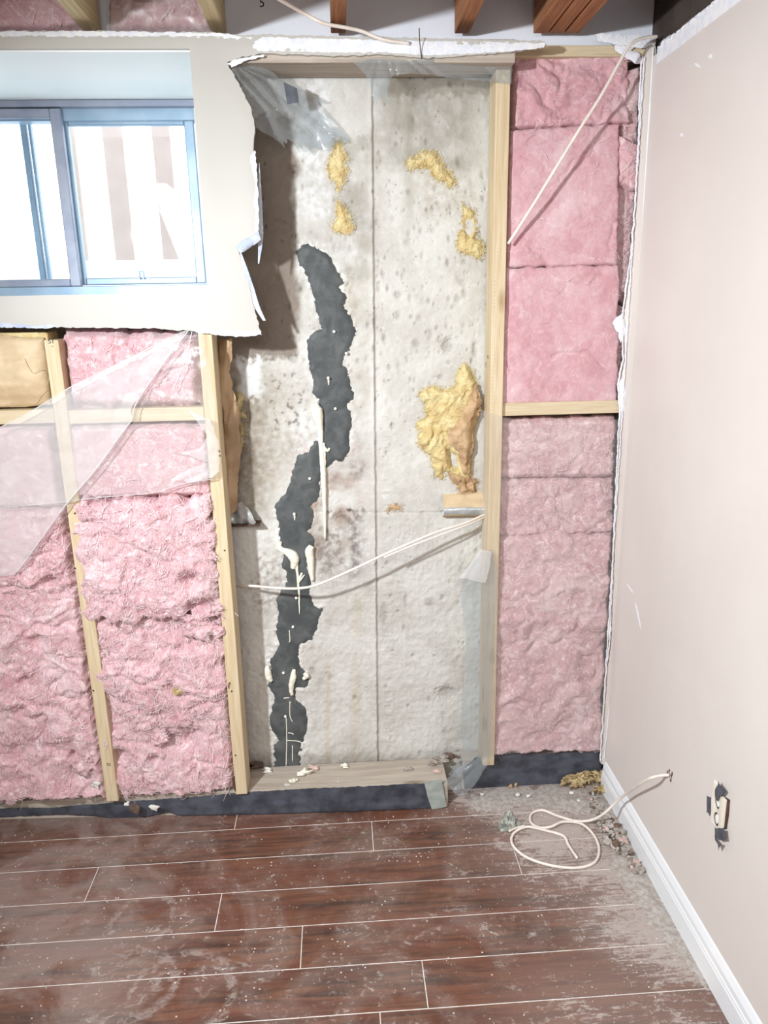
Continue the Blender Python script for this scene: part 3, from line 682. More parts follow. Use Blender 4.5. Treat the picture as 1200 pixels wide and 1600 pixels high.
# ================================================================== DRYWALL REMNANTS
dw_out = [(-300, 50), (0, 51), (120, 50), (240, 52), (340, 53), (380, 58), (420, 56), (560, 60), (700, 62), (800, 65), (850, 66), (854, 73), (800, 83), (740, 88), (690, 92), (660, 93), (600, 87), (520, 90), (450, 87), (410, 86), (380, 91), (356, 99),
          (362, 112), (378, 140), (393, 170), (399, 200), (397, 235), (403, 300), (404, 350), (401, 370), (384, 376), (371, 388), (380, 410), (390, 445), (400, 490), (408, 521), (370, 523), (310, 518), (250, 513), (120, 512), (0, 508), (-300, 500)]
dw_hole = [tuple(x) for x in ((-2, 0), (0, 0), (0, 0))]
def px_of(x, z, Y): u, v = topx(np.array([x]), np.array([z]), Y); return (float(u[0]), float(v[0]))
dw_hole = [px_of(OX0, OZ1, -.0127), px_of(OX1, OZ1, -.0127), px_of(OX1, OZ0, -.0127), px_of(OX0, OZ0, -.0127)]
lx = px_of(-1.46, 2.25, -.0127)[0]; lxb = px_of(-1.46, 1.53, -.0127)[0]
dw_out[0] = (lx, 52); dw_out[-1] = (lxb, 500)
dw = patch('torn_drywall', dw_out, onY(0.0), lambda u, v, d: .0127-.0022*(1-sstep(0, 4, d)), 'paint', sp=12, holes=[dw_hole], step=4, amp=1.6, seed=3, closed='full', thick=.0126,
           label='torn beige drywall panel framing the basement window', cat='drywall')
def dpart(name, poly, mat, h=.0016, amp=1.5, sp=6, par=dw, base=-.0118, rel=.0006, seed=1, **kw):
    return patch(name, poly, onY(base), lambda u, v, d: h*sstep(0, 2.5, d)*.7+h*.3+rel*fbm(u*.09, v*.09, 3, seed), mat, sp=sp, step=3, amp=amp, seed=seed, parent=par, **kw)
dpart('bare_paper', [(396, 66), (410, 58), (560, 62), (700, 65), (853, 67), (850, 74), (800, 80), (735, 84), (660, 86), (600, 82), (520, 82), (440, 80), (405, 80), (390, 74)], 'gyps', label='bare white paper strip along the top')
dpart('torn_edge', [(0, 49), (120, 49), (240, 50), (345, 52), (395, 60), (345, 60), (300, 58), (200, 59), (100, 58), (0, 58), (-120, 58), (-120, 49)], 'gyps', amp=2, h=.002)
dpart('torn_edge', [(354, 99), (380, 90), (412, 85), (412, 89), (384, 95), (362, 106)], 'gyps', h=.003)
dpart('torn_edge', [(391, 243), (399, 235), (403, 300), (404, 350), (401, 372), (398, 355), (400, 330), (397, 315), (400, 290), (393, 262)], 'gyps', h=.003)
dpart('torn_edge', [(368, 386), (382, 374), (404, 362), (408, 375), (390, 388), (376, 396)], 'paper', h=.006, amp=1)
dpart('torn_edge', [(310, 514), (345, 516), (408, 518), (409, 524), (370, 526), (330, 522), (305, 519)], 'gyps', h=.002)
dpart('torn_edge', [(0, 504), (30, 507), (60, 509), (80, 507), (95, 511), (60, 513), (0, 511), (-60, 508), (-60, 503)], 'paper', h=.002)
# hanging paper flaps at the tear
def strip(name, pts, w, mat, par=None, th=.0008, **kw):
    p = catmull(pts, 8); V = []; Fc = []; n = len(p); ws = np.interp(np.linspace(0, 1, n), np.linspace(0, 1, len(w)), w)
    for i in range(n):
        for s, dy in ((-1, 0), (1, 0), (1, th), (-1, th)):
            V.append(p[i]+np.array([s*ws[i]/2, dy+(.35*ws[i] if s > 0 else 0)*.4, 0]))
    for i in range(n-1):
        for k in range(4): Fc.append((i*4+k, i*4+(k+1) % 4, i*4+4+(k+1) % 4, i*4+4+k))
    Fc += [(3, 2, 1, 0), tuple(range(4*n-4, 4*n))]
    return put(name, V, Fc, mat, parent=par, smooth=False, **kw)
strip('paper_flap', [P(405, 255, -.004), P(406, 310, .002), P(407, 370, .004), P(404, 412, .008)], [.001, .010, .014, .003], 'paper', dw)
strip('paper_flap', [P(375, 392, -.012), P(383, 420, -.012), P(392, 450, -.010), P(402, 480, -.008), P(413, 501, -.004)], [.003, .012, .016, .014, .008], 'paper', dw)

# remnant in the corner
cs = [(1008, 72), (1022, 70), (1022, 90), (1012, 300), (993, 540), (975, 880), (948, 1195), (938, 1190), (944, 1100), (947, 1052), (953, 1000), (957, 900), (960, 820), (963, 760), (966, 690), (969, 640), (966, 600), (974, 560), (972, 500), (980, 440), (986, 400), (994, 300), (998, 220), (1000, 150), (1002, 100)]
cdw = patch('drywall_strip', cs, onY(.068), lambda u, v, d: np.full_like(u, .0127)-.002*(1-sstep(0, 2, d)), 'paint_r', sp=9, step=5, amp=1.3, seed=8, closed='full', thick=.0126,
            label='narrow beige drywall strip left standing in the wall corner', cat='drywall')
edge = cs[7:]+[cs[0]]; ev = []
e = dens(np.array(edge), 3)[:-6]
for k, qpx in enumerate(e):
    if 90 < qpx[1] < 1190:
        q = P(qpx[0]-.5+1.5*perl(qpx[1]*.07, 0., 3), qpx[1], .0545); s = .0022+.0025*max(0, float(perl(qpx[1]*.03, 0., 9)))
        ev.append(blob(q, (s, .004, .0065), k, 1, .5))
put('broken_gypsum_edge', *join(ev), 'gyps', parent=cdw, kind='stuff')
for poly in ([(962, 495), (974, 488), (978, 520), (970, 535), (966, 520), (956, 505)], [(964, 600), (972, 590), (979, 612), (976, 640), (968, 645)], [(985, 78), (1000, 84), (1003, 98), (995, 100), (980, 92), (962, 78), (958, 66), (1000, 70)]):
    dpart('torn_paper', poly, 'gyps', .004, 2, 4, cdw, .056, .001, 5)
dpart('bare_paper', [(930, 52), (1000, 55), (1026, 56), (1022, 70), (1000, 76), (965, 70), (935, 64)], 'gyps', .003, 2, 6, cdw, .05, .001, 6)
put('corner_bead', *tube([P(1021, 75, .0545), P(1007, 300, .0545), P(972, 880, .0545), P(944, 1185, .0545)], .0018, 6, 4), 'white', parent=cdw)

# ================================================================== GLASS WOOL BATTS
def batt(c, Yf, mat, label, amp=1.0, th=.08, sp=2.1, seed=0, roll=11, fib=1500, drop=.03, jag=2.5, group='pink glass wool batts', tufts=0, bulge=.006, holes=(), flat=False, name='insulation_batt'):
    c = np.asarray(c, float); w = max(np.linalg.norm(c[1]-c[0]), np.linalg.norm(c[2]-c[3])); h = max(np.linalg.norm(c[3]-c[0]), np.linalg.norm(c[2]-c[1]))
    nu, nv = int(w/sp)+2, int(h/sp)+2; s, t = np.meshgrid(np.linspace(0, 1, nu), np.linspace(0, 1, nv))
    def bil(s, t): return (c[0]*((1-s)*(1-t))[..., None]+c[1]*(s*(1-t))[..., None]+c[2]*(s*t)[..., None]+c[3]*((1-s)*t)[..., None])
    q = bil(s, t); ex = np.minimum(s, 1-s)*w; ey = np.minimum(t, 1-t)*h; e = np.minimum(ex, ey)
    # rounded corners and frayed outline
    k = 1-sstep(0, 16, e)
    q[..., 0] += k*jag*(fbm(q[..., 1]*.05, q[..., 0]*.01, 3, seed)); q[..., 1] += k*jag*(fbm(q[..., 0]*.05, q[..., 1]*.01, 3, seed+3))
    W3 = P(q[..., 0], q[..., 1], Yf); x, z = W3[..., 0], W3[..., 2]
    wx = x+.05*fbm(x*7, z*7, 3, seed+1); wz = z+.05*fbm(x*7, z*7, 3, seed+2)
    def pil(a, b, sd): return np.sqrt(np.abs(perl(a, b, sd))+.02)
    if flat:
        Hh = bulge*np.sqrt(np.clip(e/30, 0, 1))+amp*(.007*fbm(wx*4, wz*4, 3, seed+4)+.004*pil(wx*6, wz*8, seed+5)+.0016*fbm(wx*30, wz*34, 4, seed+6)+.0012*pil(wx*22, wz*26, seed+7))
        cr = np.abs(perl(wx*2.6, wz*3.4, seed+8)); Hh -= .005*np.exp(-(cr/.035)**2)*(perl(x*4, z*4, seed+9) > .0)
    else:
        Hh = bulge*np.sqrt(np.clip(e/40, 0, 1))+amp*(.010*fbm(wx*5, wz*5, 3, seed+4)+.013*(pil(wx*8, wz*10, seed+5)-.4)+.006*pil(wx*19, wz*24, seed+7)+.0022*fbm(wx*45, wz*50, 4, seed+6))
    for (hx, hy, hr, dp) in holes: Hh -= dp*np.exp(-(((q[..., 0]-hx)**2+((q[..., 1]-hy)*1.3)**2)/hr**2)**1.2)
    Hh -= drop*(1-sstep(0, roll, e))**2
    W3 = W3.copy(); W3[..., 1] -= Hh
    V = W3.reshape(-1, 3); id_ = np.arange(nu*nv).reshape(nv, nu)
    Fc = np.stack([id_[:-1, :-1].ravel(), id_[1:, :-1].ravel(), id_[1:, 1:].ravel(), id_[:-1, 1:].ravel()], 1).tolist()
    ring = np.concatenate([id_[0, :], id_[1:, -1], id_[-1, -2::-1], id_[-2:0:-1, 0]]); bk = V[ring].copy(); bk[:, 1] = Yf+th; n = len(V)
    m = len(ring)
    Fc += [[ring[i], ring[(i+1) % m], n+(i+1) % m, n+i] for i in range(m)] + [[n+i for i in range(m)][::-1]]
    ctr = bil(np.array([.5]), np.array([1.0]))[0]; loc = P(ctr[0], ctr[1], Yf+th/2)
    root = empty(name, loc, label, 'insulation', group)
    put('wool', np.concatenate([V, bk]), Fc, mat, parent=root, smooth=True)
    if fib:
        FV = []; FF = []; r = np.random.default_rng(seed+99)
        for i in range(fib):
            a, b = r.integers(2, nv-2), r.integers(2, nu-2); p = W3[a, b].copy(); p[1] -= .0005
            L = r.uniform(.006, .022)+(.03 if r.uniform() < .1 else 0); an = r.uniform(0, 6.28); cv = r.normal(0, 1.2); lift = r.uniform(.0, .25)
            wd = r.uniform(.00025, .0006)*(1.6 if r.uniform() < .08 else 1); n0 = len(FV)
            for j in range(5):
                nn = np.array([-math.sin(an), 0, math.cos(an)])
                ia = min(max(int(a-(p[2]-W3[a, b][2])*nv/(abs(W3[0, 0][2]-W3[-1, 0][2])+1e-6)), 1), nv-2); ib = min(max(int(b+(p[0]-W3[a, b][0])*nu/(abs(W3[0, -1][0]-W3[0, 0][0])+1e-6)), 1), nu-2)
                pp = p.copy(); pp[1] = W3[ia, ib][1]-.0008-lift*L*math.sin(j/4*math.pi*.8)
                FV += [pp+nn*wd, pp-nn*wd]
                p = p+np.array([math.cos(an), 0, math.sin(an)])*L/4; an += cv*.3
            FF += [(n0+2*j, n0+2*j+1, n0+2*j+3, n0+2*j+2) for j in range(4)]
        put('loose_fibers', FV, FF, 'fiber', parent=root, kind='stuff')
    for i in range(tufts):
        pass
    return root, W3
# bay right of stud 1
B1, _ = batt([(93, 514), (312, 517), (318, 641), (103, 640)], .012, 'pink', 'crumpled pink batt directly under the window drywall', 1.5, seed=11, fib=300, roll=22, drop=.05, jag=6)
B2, _ = batt([(103, 664), (324, 662), (334, 776), (112, 782)], .010, 'pinkp', 'smooth pink batt just below the blocking, behind the single clear plastic', .7, seed=12, fib=300, flat=True)
B3, W3b = batt([(110, 781), (334, 775), (347, 966), (138, 974)], .002, 'pink', 'pink batt with torn ragged lower lip beside the concrete bay', 1.3, seed=13, fib=3200, jag=15, drop=.02, bulge=.02, holes=[(300, 905, 16, .05), (322, 945, 16, .05), (300, 948, 10, .04), (126, 803, 5, .015)])
B4, _ = batt([(136, 966), (348, 958), (364, 1232), (176, 1246)], .022, 'pink', 'shredded pink batt standing on the bottom plate beside the concrete bay', 1.9, seed=14, fib=6000, roll=5, drop=.012, jag=5, holes=[(241, 1186, 9, .05), (290, 1160, 26, .03), (185, 1180, 12, .05), (262, 1160, 14, .03)])
# bay left of stud 1
A1, _ = batt([(-190, 668), (80, 666), (98, 795), (-190, 800)], .012, 'pinkp', 'smooth pink batt behind the folded cloudy plastic', .7, seed=15, fib=200, flat=True)
A3, _ = batt([(-190, 798), (100, 794), (168, 1246), (-190, 1262)], .013, 'pink', 'shredded pink batt with a dark puncture in the end bay on the bottom plate', 1.75, seed=17, fib=7500, jag=5, holes=[(82, 907, 7, .05), (72, 909, 9, .02), (37, 1064, 8, .03), (36, 1106, 10, .03), (115, 1179, 6, .05), (130, 1209, 24, .03), (60, 1000, 14, .02)])
# tall bay beside the wall
R = 'pink glass wool batts'
C1, _ = batt([(800, 84), (985, 86), (985, 196), (799, 205)], .085, 'pinkf', 'crumpled topmost pink batt of the tall bay under the top plate', 1.3, seed=31, fib=150, roll=8, th=.05)
C2, _ = batt([(797, 203), (969, 192), (966, 414), (790, 419)], .072, 'pinkf', 'flat pink batt behind the upper slanting cable', .75, seed=32, fib=70, flat=True, roll=4, drop=.010, th=.06, jag=2)
C3, _ = batt([(789, 419), (968, 413), (966, 630), (779, 634)], .072, 'pinkf', 'flat pink batt resting on the tall bay blocking', .75, seed=33, fib=90, flat=True, roll=4, drop=.010, th=.06)
C4, _ = batt([(780, 656), (966, 652), (962, 746), (775, 748)], .085, 'pinkp', 'dusty pink batt hanging just below the tall bay blocking', 1.25, seed=34, fib=600, roll=10, drop=.02, th=.05, jag=3)
C5, _ = batt([(775, 746), (962, 744), (958, 835), (772, 840)], .095, 'pinkp', 'sunken fuzzy pink batt in the middle of the tall bay', 1.25, seed=35, fib=900, th=.045, roll=8)
C6, _ = batt([(772, 836), (960, 830), (944, 1176), (762, 1182)], .08, 'pinkp', 'long pink batt at the foot of the tall bay behind film', 1.35, seed=36, fib=1100, th=.06, roll=12, drop=.03, jag=4)
C7, _ = batt([(971, 110), (1003, 100), (999, 250), (966, 240)], .092, 'pinkp', 'narrow side strip of pink batt by the corner, upper piece', .8, seed=37, fib=120, th=.04, roll=6)
C8, _ = batt([(962, 208), (1001, 225), (996, 300), (962, 290)], .078, 'pink', 'small lump of pink batt by the corner drywall edge', 1.2, seed=38, fib=80, th=.04, roll=9, drop=.025)
C9, _ = batt([(960, 286), (996, 296), (982, 480), (955, 470)], .10, 'pinkp', 'pale fuzzy strip of batt tucked behind the corner drywall edge', .9, seed=39, fib=250, th=.04, roll=6)
C10, _ = batt([(950, 470), (982, 478), (972, 634), (950, 632)], .098, 'pinkp', 'pale fuzzy strip of batt above the blocking at the corner', .9, seed=40, fib=250, th=.04, roll=6)
# joist bays
batt([(-60, -60), (118, -60), (128, 47), (-60, 49)], .06, 'pink', 'pink batt stuffed in the joist bay above the window', 1.2, seed=41, fib=100, th=.04, name='joist_bay_batt', roll=9)
batt([(170, -60), (322, -60), (330, 49), (166, 48)], .078, 'pinkp', 'pink batt behind cloudy film in the next joist bay', 1.2, seed=42, fib=60, th=.02, name='joist_bay_batt', roll=9)
# torn tufts: loose clumps of wool
def tuft(px, py, Y, r, seed, mat='pink', par=None):
    r_ = np.random.default_rng(seed); R = r/.0018; n = 22
    poly = [(px+R*math.cos(a)*(1+.7*float(fbm(math.cos(a)*1.5+seed, math.sin(a)*1.5, 3, seed))), py+.75*R*math.sin(a)*(1+.7*float(fbm(math.cos(a)*1.5+seed, math.sin(a)*1.5, 3, seed)))) for a in np.linspace(0, 2*math.pi, n, endpoint=False)]
    o = patch('wool_tuft', poly, onY(Y+.012), lambda u, v, d: .002+.016*np.sqrt(np.clip(d/(R*.6), 0, 1))*(1+.6*fbm(u*.06, v*.06, 3, seed))+.003*ridge(u*.11+perl(u*.05, v*.05, 3), v*.11, 2, seed), mat, sp=2.0, step=2.5, amp=3.5, seed=seed, parent=par)
    parts = []
    for k in range(46):
        a = r_.uniform(0, 6.28); c0 = P(px, py, Y-.004)+np.array([math.cos(a), 0, math.sin(a)*.75])*r*r_.uniform(.5, .95); L = r*r_.uniform(.4, .9); b = a+r_.normal(0, .8)-.3
        parts.append(tube([c0, c0+np.array([math.cos(b), -.2, math.sin(b)])*L*.5, c0+np.array([math.cos(b+.5), -.1, math.sin(b+.5)])*L], [.0006, .0005, .0002], 3, 3))
    put('tuft_fibers', *join(parts), 'fiber' if mat.startswith('pink') else mat, parent=par, kind='stuff')
    return o
for k, (x, y, r) in enumerate(((268, 950, .030), (240, 945, .018), (318, 985, .040), (300, 970, .03), (336, 950, .02), (318, 900, .022), (330, 870, .016))): tuft(x, y, -.012, r, 60+k, 'pink', par=B3)
for k, (x, y, r) in enumerate(((160, 1020, .014), (285, 1120, .035), (250, 1150, .025), (220, 1205, .04), (290, 1210, .04), (340, 1215, .03), (200, 1225, .02), (195, 1060, .02))): tuft(x, y, .006, r, 80+k, 'pink' if k % 3 else 'pinkp', par=B4)
for k, (x, y, r) in enumerate(((95, 1020, .025), (118, 1130, .025), (130, 1195, .03), (60, 1230, .03), (20, 1240, .03), (110, 1235, .025))): tuft(x, y, .0, r, 95+k, 'pink' if k % 2 else 'pinkp', par=A3)
# kraft faced batt
kb = empty('kraft_faced_batt', P(0, 635, .05), 'kraft paper faced batt in the end bay below the window', 'insulation')
patch('kraft_facing', [(-190, 520), (-20, 518), (40, 528), (69, 527), (75, 570), (80, 632), (40, 636), (-190, 638)], onY(.03), lambda u, v, d: .022*np.sqrt(np.clip(d/45, 0, 1))+.003*fbm(u*.02, v*.03, 3, 5)+.003*ridge(u*.008, v*.03, 2, 7), 'kraft', sp=4, parent=kb)
kw = P(np.array([38, 45, 52, 62, 72, 77, 74, 66, 58, 53]), np.array([560, 575, 583, 577, 577, 585, 600, 612, 622, 628]), .006)
put('crease', *tube(kw, .0006, 5, 4), 'kraft', parent=kb)
put('backing_wool', *bevbox(-1.15, S1-.001, .035, .12, float(P(20, 634, .03)[2]), float(P(20, 520, .03)[2]), .004), 'yellow', parent=kb)

# ================================================================== SEALED CRACK
cs_ = empty('crack_sealant', P(450, 1206, CONC), 'long dark grey trowelled sealant over the concrete crack', 'sealant')
SEALY = CONC+.001
patch('sealant_body', right+leftp, onY(SEALY), lambda u, v, d: .0025+.0055*sstep(0, 6, d)+.0013*fbm(u*.035, v*.03, 4, 5)+.0006*ridge(u*.05, v*.02, 2, 8), 'seal', sp=3, step=3, amp=2.2, seed=12, parent=cs_)
# ragged chalky crust along the patch edge
cr = []; r_ = np.random.default_rng(3)
for q in dens(np.array(right+leftp), 5, 2, 12):
    if r_.uniform() < .22:
        q = q+r_.normal(0, 3, 2); s = r_.uniform(.001, .0035); cr.append(blob(P(q[0], q[1], CONC-.001), (s, .0016, s*r_.uniform(.7, 2)), int(r_.integers(99)), 1, .7))
put('chalky_crust', *join(cr), 'gyps', parent=cs_, kind='stuff')
for k, (x, y, l) in enumerate(((522, 518, .012), (513, 590, .016), (524, 638, .012), (484, 747, .011), (460, 802, .012), (443, 1050, .010), (541, 552, .01), (463, 933, .01), (458, 978, .012), (446, 1118, .01))):
    q = P(x, y, CONC-.004); V, Fc = tube([q, q+[0, -l*.5, 0], q+[0, -l*.8, 0], q+[0, -l, 0]], [.0042, .0042, .0046, .003], 10, 2, False)
    pt = put('injection_port', V, Fc, 'port', parent=cs_, smooth=True)
    if k in (1, 4): put('drip', *tube([q+[0, -.006, 0], q+[.0005, -.006, -.012], q+[0, -.004, -.022]], [.0035, .0028, .0015], 8, 4), 'foam', parent=pt, smooth=True)
YC = CONC-.010
def drip(pts, rad, seed=0, flat=.7):
    V, Fc = tube([P(x, y, YC) for x, y in pts], [r*.00185 for r in rad], 10, 8); V[:, 0] += .0012*perl(V[:, 2]*90, V[:, 1]*60, seed); V[:, 1] += .0012*perl(V[:, 2]*80, V[:, 0]*80, seed+1)
    put('resin_drip', V, Fc, 'foam', parent=cs_, smooth=True, label='pale hardened resin drip')
drip([(492, 630), (494, 640), (497, 652), (500, 668), (502, 700), (505, 740), (507, 790), (508, 843)], [5, 10, 9, 5, 4, 4.8, 3.2, 1.6], 1)
drip([(503, 690), (507, 700), (512, 704), (515, 700)], [2, 3, 2.5, 1.5], 2); drip([(506, 692), (507, 720), (508, 760)], [2, 2.4, 1], 3)
drip([(434, 848), (440, 858), (450, 863), (457, 868), (460, 876), (458, 888)], [3, 4, 7, 9.5, 8, 4.5], 4); drip([(463, 880), (465, 900), (467, 925), (468, 960)], [3, 2.2, 2, .8], 5)
drip([(487, 853), (483, 862), (485, 875), (486, 892), (488, 907)], [5, 7.5, 6.5, 5, 3], 6); drip([(438, 846), (437, 858), (446, 862)], [3.5, 3, 3], 7)
drip([(418, 1040), (418, 1048), (420, 1058), (424, 1064)], [3, 6, 6.5, 4], 8); drip([(459, 1046), (458, 1058), (455, 1072), (456, 1086)], [3, 6, 5, 3], 9)
drip([(475, 1052), (479, 1056), (474, 1061)], [3, 5, 3], 10); drip([(472, 895), (466, 910), (476, 898)], [2, 2, 1], 15)
for k, pts in enumerate(([(447, 1118), (448, 1150), (447, 1200)], [(453, 1096), (453, 1118), (457, 1128)], [(447, 1157), (465, 1158), (474, 1162)], [(452, 985), (453, 1000), (452, 1003)], [(457, 1165), (457, 1190)], [(450, 1145), (457, 1146), (458, 1148)], [(443, 1091), (452, 1090)])):
    V, Fc = tube([P(x, y, YC+.002) for x, y in pts], .0016, 6, 6); put('resin_streak', V, Fc, 'foam', parent=cs_, smooth=True)

# ================================================================== YELLOW WOOL REMNANTS
YG = 'yellow wool scraps on the concrete'
def wool(poly, label, mat='yellow', h=.014, seed=0, holes=(), Y=CONC, **kw):
    o = patch('wool_scrap', poly, onY(Y+.001), lambda u, v, d: .002+h*.8*sstep(0, 11, d)*(1+.5*fbm(u*.04, v*.04, 3, seed))+h*.28*ridge(u*.05+.9*perl(u*.03, v*.03, seed), v*.035, 3, seed+1)*sstep(0, 5, d)+.0018*fbm(u*.22, v*.22, 2, seed+3)*sstep(0, 3, d), mat, sp=1.9, step=2.0, amp=3.4, seed=seed, holes=holes, label=label, cat='insulation', group=YG, **kw)
    loc = o.location.copy(); o['_loc'] = [float(v) for v in loc]; r = np.random.default_rng(seed+500); parts = []
    for q in dens(np.array(poly, float), 2.2, 3.4, seed):
        for _ in range(2):
            a = r.uniform(0, 6.28); L = r.uniform(.003, .011); c0 = P(q[0]+r.normal(0, 2), q[1]+r.normal(0, 2), Y-.003-r.uniform(0, .006)); dv = np.array([math.cos(a), -.15, math.sin(a)])*L; nv = np.array([-math.sin(a), 0, math.cos(a)])*L*.35
            parts.append(tube([c0-dv*.5, c0+nv, c0+dv], [.0005, .0005, .0002], 3, 3))
    put('stray_fibers', *join(parts), mat, parent=o, kind='stuff')
    return o
wool([(531, 215), (536, 232), (541, 247), (543, 267), (538, 284), (529, 299), (523, 288), (512, 272), (514, 247), (521, 238), (523, 224)], 'yellow wool scrap at the tip of the torn film', seed=1, h=.007)
wool([(527, 313), (535, 320), (547, 338), (551, 353), (546, 367), (521, 361), (520, 351), (526, 340), (524, 324)], 'yellow wool scrap just above the top of the dark sealant', seed=2, h=.009)
wool([(633, 253), (642, 247), (665, 233), (678, 237), (687, 245), (692, 255), (700, 267), (712, 282), (708, 288), (702, 297), (693, 285), (682, 280), (670, 267), (662, 262), (642, 267), (638, 258)], 'curved yellow wool scrap high on the pale concrete', seed=3)
wool([(720, 317), (728, 323), (742, 330), (740, 337), (745, 358), (742, 372), (750, 377), (757, 383), (757, 395), (750, 405), (742, 403), (735, 398), (713, 392), (715, 370), (722, 357), (723, 340)], 'looped yellow wool scrap against the tall stud', seed=4, holes=[[(727, 345), (738, 342), (740, 362), (733, 369), (727, 362)]])
big = wool([(725, 566), (736, 578), (744, 597), (747, 614), (752, 631), (744, 648), (740, 665), (738, 695), (735, 718), (737, 740), (733, 753), (717, 763), (710, 747), (697, 737), (690, 750), (680, 743), (673, 717), (660, 700), (652, 695), (655, 673), (650, 663), (667, 650), (663, 630), (653, 618), (663, 608), (687, 603), (700, 608), (710, 603), (715, 580)], 'big ragged yellow wool clump clinging beside the tall stud', seed=5, h=.02, holes=[[(702, 705), (712, 712), (716, 730), (706, 728)]])
patch('tan_backing', [(744, 599), (752, 631), (742, 662), (738, 700), (732, 738), (722, 740), (716, 705), (702, 694), (699, 672), (713, 655), (728, 632)], onY(CONC-.014), lambda u, v, d: .003+.02*sstep(0, 12, d)+.006*ridge(u*.03, v*.02, 3, 9), 'tan', sp=2.5, step=3, amp=2, parent=big, label='tan kraft side of the clump')
wool([(700, 738), (716, 735), (734, 742), (746, 752), (744, 768), (718, 770), (712, 758), (704, 750)], 'orange-brown wool wad above the rolled foil flap', 'tan', .02, 6)
wool([(603, 797), (608, 790), (618, 787), (627, 791), (626, 796), (614, 795), (606, 800)], 'tiny orange wool scrap beside the concrete ridge', 'tan', .006, 7)
wool([(366, 618), (374, 612), (380, 622), (378, 640), (384, 650), (376, 655), (368, 645), (364, 632)], 'pale yellow wool tuft beside the kraft flap', seed=8, h=.012)
wool([(374, 655), (380, 662), (380, 690), (376, 702), (373, 680)], 'thin yellow wool sliver behind the kraft flap', seed=9, h=.01)
tuft(277, 1079, -.006, .014, 130, 'yellow', par=B4)
# rolled flap beside tall stud
pf = [(.0, .0), (-.026, .003), (-.042, .014), (-.046, .030), (-.036, .044), (-.022, .058), (-.012, .070), (.0, .078)]
def sweep(name, prof, x0, x1, y, z, mats, par=None, taper=.0, seg=10, **kw):
    pr_ = catmull([(a, b, 0) for a, b in prof], 5)[:, :2]; V = []; Fc = []; n = len(pr_)
    for i in range(seg+1):
        f = i/seg; x = x0+(x1-x0)*f
        for a, b in pr_: V.append((x+.004*perl(b*40, f*3., 3), y+a*(1-taper*(1-f))+.002*perl(x*40, b*50, 4), z+b*(1-taper*.4*(1-f))))
    for i in range(seg):
        for k in range(n-1): Fc.append((i*n+k, i*n+k+1, (i+1)*n+k+1, (i+1)*n+k))
    o = put(name, V, Fc, mats, parent=par, smooth=True, **kw)
    if isinstance(mats, list):
        for p in o.data.polygons: p.material_index = 1 if .012 < (sum(o.data.vertices[v].co.z for v in p.vertices)/4) < .036 else 0
    return o
qz = P(720, 808, CONC-.02); sweep('rolled_flap', pf, P(693, 800, CONC-.03)[0], S3+.002, CONC+.001, qz[2], ['kraft', 'foil'], taper=.25, label='rolled kraft and foil flap sticking out from the tall stud', cat='paper flap')
# kraft flap hanging behind the stud at the torn corner
kf = patch('kraft_flap', [(343, 530), (366, 527), (366, 560), (360, 580), (368, 610), (376, 640), (378, 700), (372, 760), (374, 790), (360, 800), (352, 790), (348, 700), (342, 620)], onY(CONC-.03), lambda u, v, d: .012+.022*np.sin(np.clip((u-335)/45, 0, 1)*math.pi)+.014*fbm(u*.045, v*.012, 3, 4)+.009*ridge(u*.05+v*.004, v*.008, 2, 8), 'kraftd', sp=3, step=5, amp=2, seed=5, label='brown kraft paper flap hanging along the stud beside bare concrete', cat='paper flap', closed='full', thick=.002)
patch('foil_scrap', [(362, 788), (380, 780), (392, 795), (402, 812), (394, 818), (372, 822), (360, 812)], onY(CONC-.02), lambda u, v, d: .02+.01*fbm(u*.05, v*.05, 3, 4)+.012*np.sin((u-v)*.06), 'foil', sp=3, step=4, amp=1, closed='full', thick=.0015, label='crumpled foil scrap at the foot of the kraft flap', cat='foil')
put('metal_shelf', *bevbox(float(P(362, 822, .11)[0]), float(P(408, 815, CONC)[0]), .105, CONC+.001, float(P(385, 822, .11)[2]), float(P(385, 822, .11)[2])+.006, .001), 'iron', label='dark thin ledge sticking out of concrete below the kraft flap', cat='ledge')
put('tie_wire', *tube([P(341, 650, .088), P(352, 644, .10), P(362, 640, .12), P(366, 634, .149)], .0016, 6), 'iron', label='rusty wire poking out behind the kraft flap', cat='wire')
put('tie_wire', *tube([P(735, 652, CONC), P(745, 640, .12), P(756, 630, .10)], .0014, 6), 'iron', label='dark wire poking out beside the big yellow clump', cat='wire')

# ================================================================== PLASTIC FILM
def sheet(name, poly, yf, mat, sp=4, amp=.002, anchor=None, folds=14, fa=.006, seed=0, jag=1.0, hfx=None, **kw):
    def mp(u, v, h):
        p = P(u, v, yf(u, v)).copy(); p[..., 1] -= h; return p
    def hf(u, v, d):
        h = amp*fbm(u*.014, v*.014, 3, seed)+amp*.35*ridge(u*.02+.8*perl(u*.01, v*.01, 4), v*.02, 2, seed+2)
        if anchor is not None:
            dx, dy = u-anchor[0], v-anchor[1]; rr = np.hypot(dx, dy); an = np.arctan2(dy, dx)
            h = h+fa*np.clip(rr/60, 0, 1)*np.abs(np.sin(an*folds+2*perl(rr*.012, an*3, seed)))**.6
        if hfx is not None: h = h+hfx(u, v)
        return h
    return patch(name, poly, mp, hf, mat, sp=sp, step=4, amp=jag, seed=seed, closed=None, **kw)
vs = empty('vapor_barrier', P(150, 790, 0), 'clear plastic vapour barrier draped from the window drywall over pink batts', 'plastic sheet')
sheet('sheet', [(282, 517), (318, 520), (336, 640), (341, 742), (320, 750), (280, 757), (240, 770), (160, 777), (110, 783), (40, 790), (-190, 796), (-190, 740), (0, 672), (110, 612), (200, 566)], lambda u, v: -.016+0*u, 'film', amp=.004, anchor=(290, 512), folds=9, fa=.004, seed=2, parent=vs)
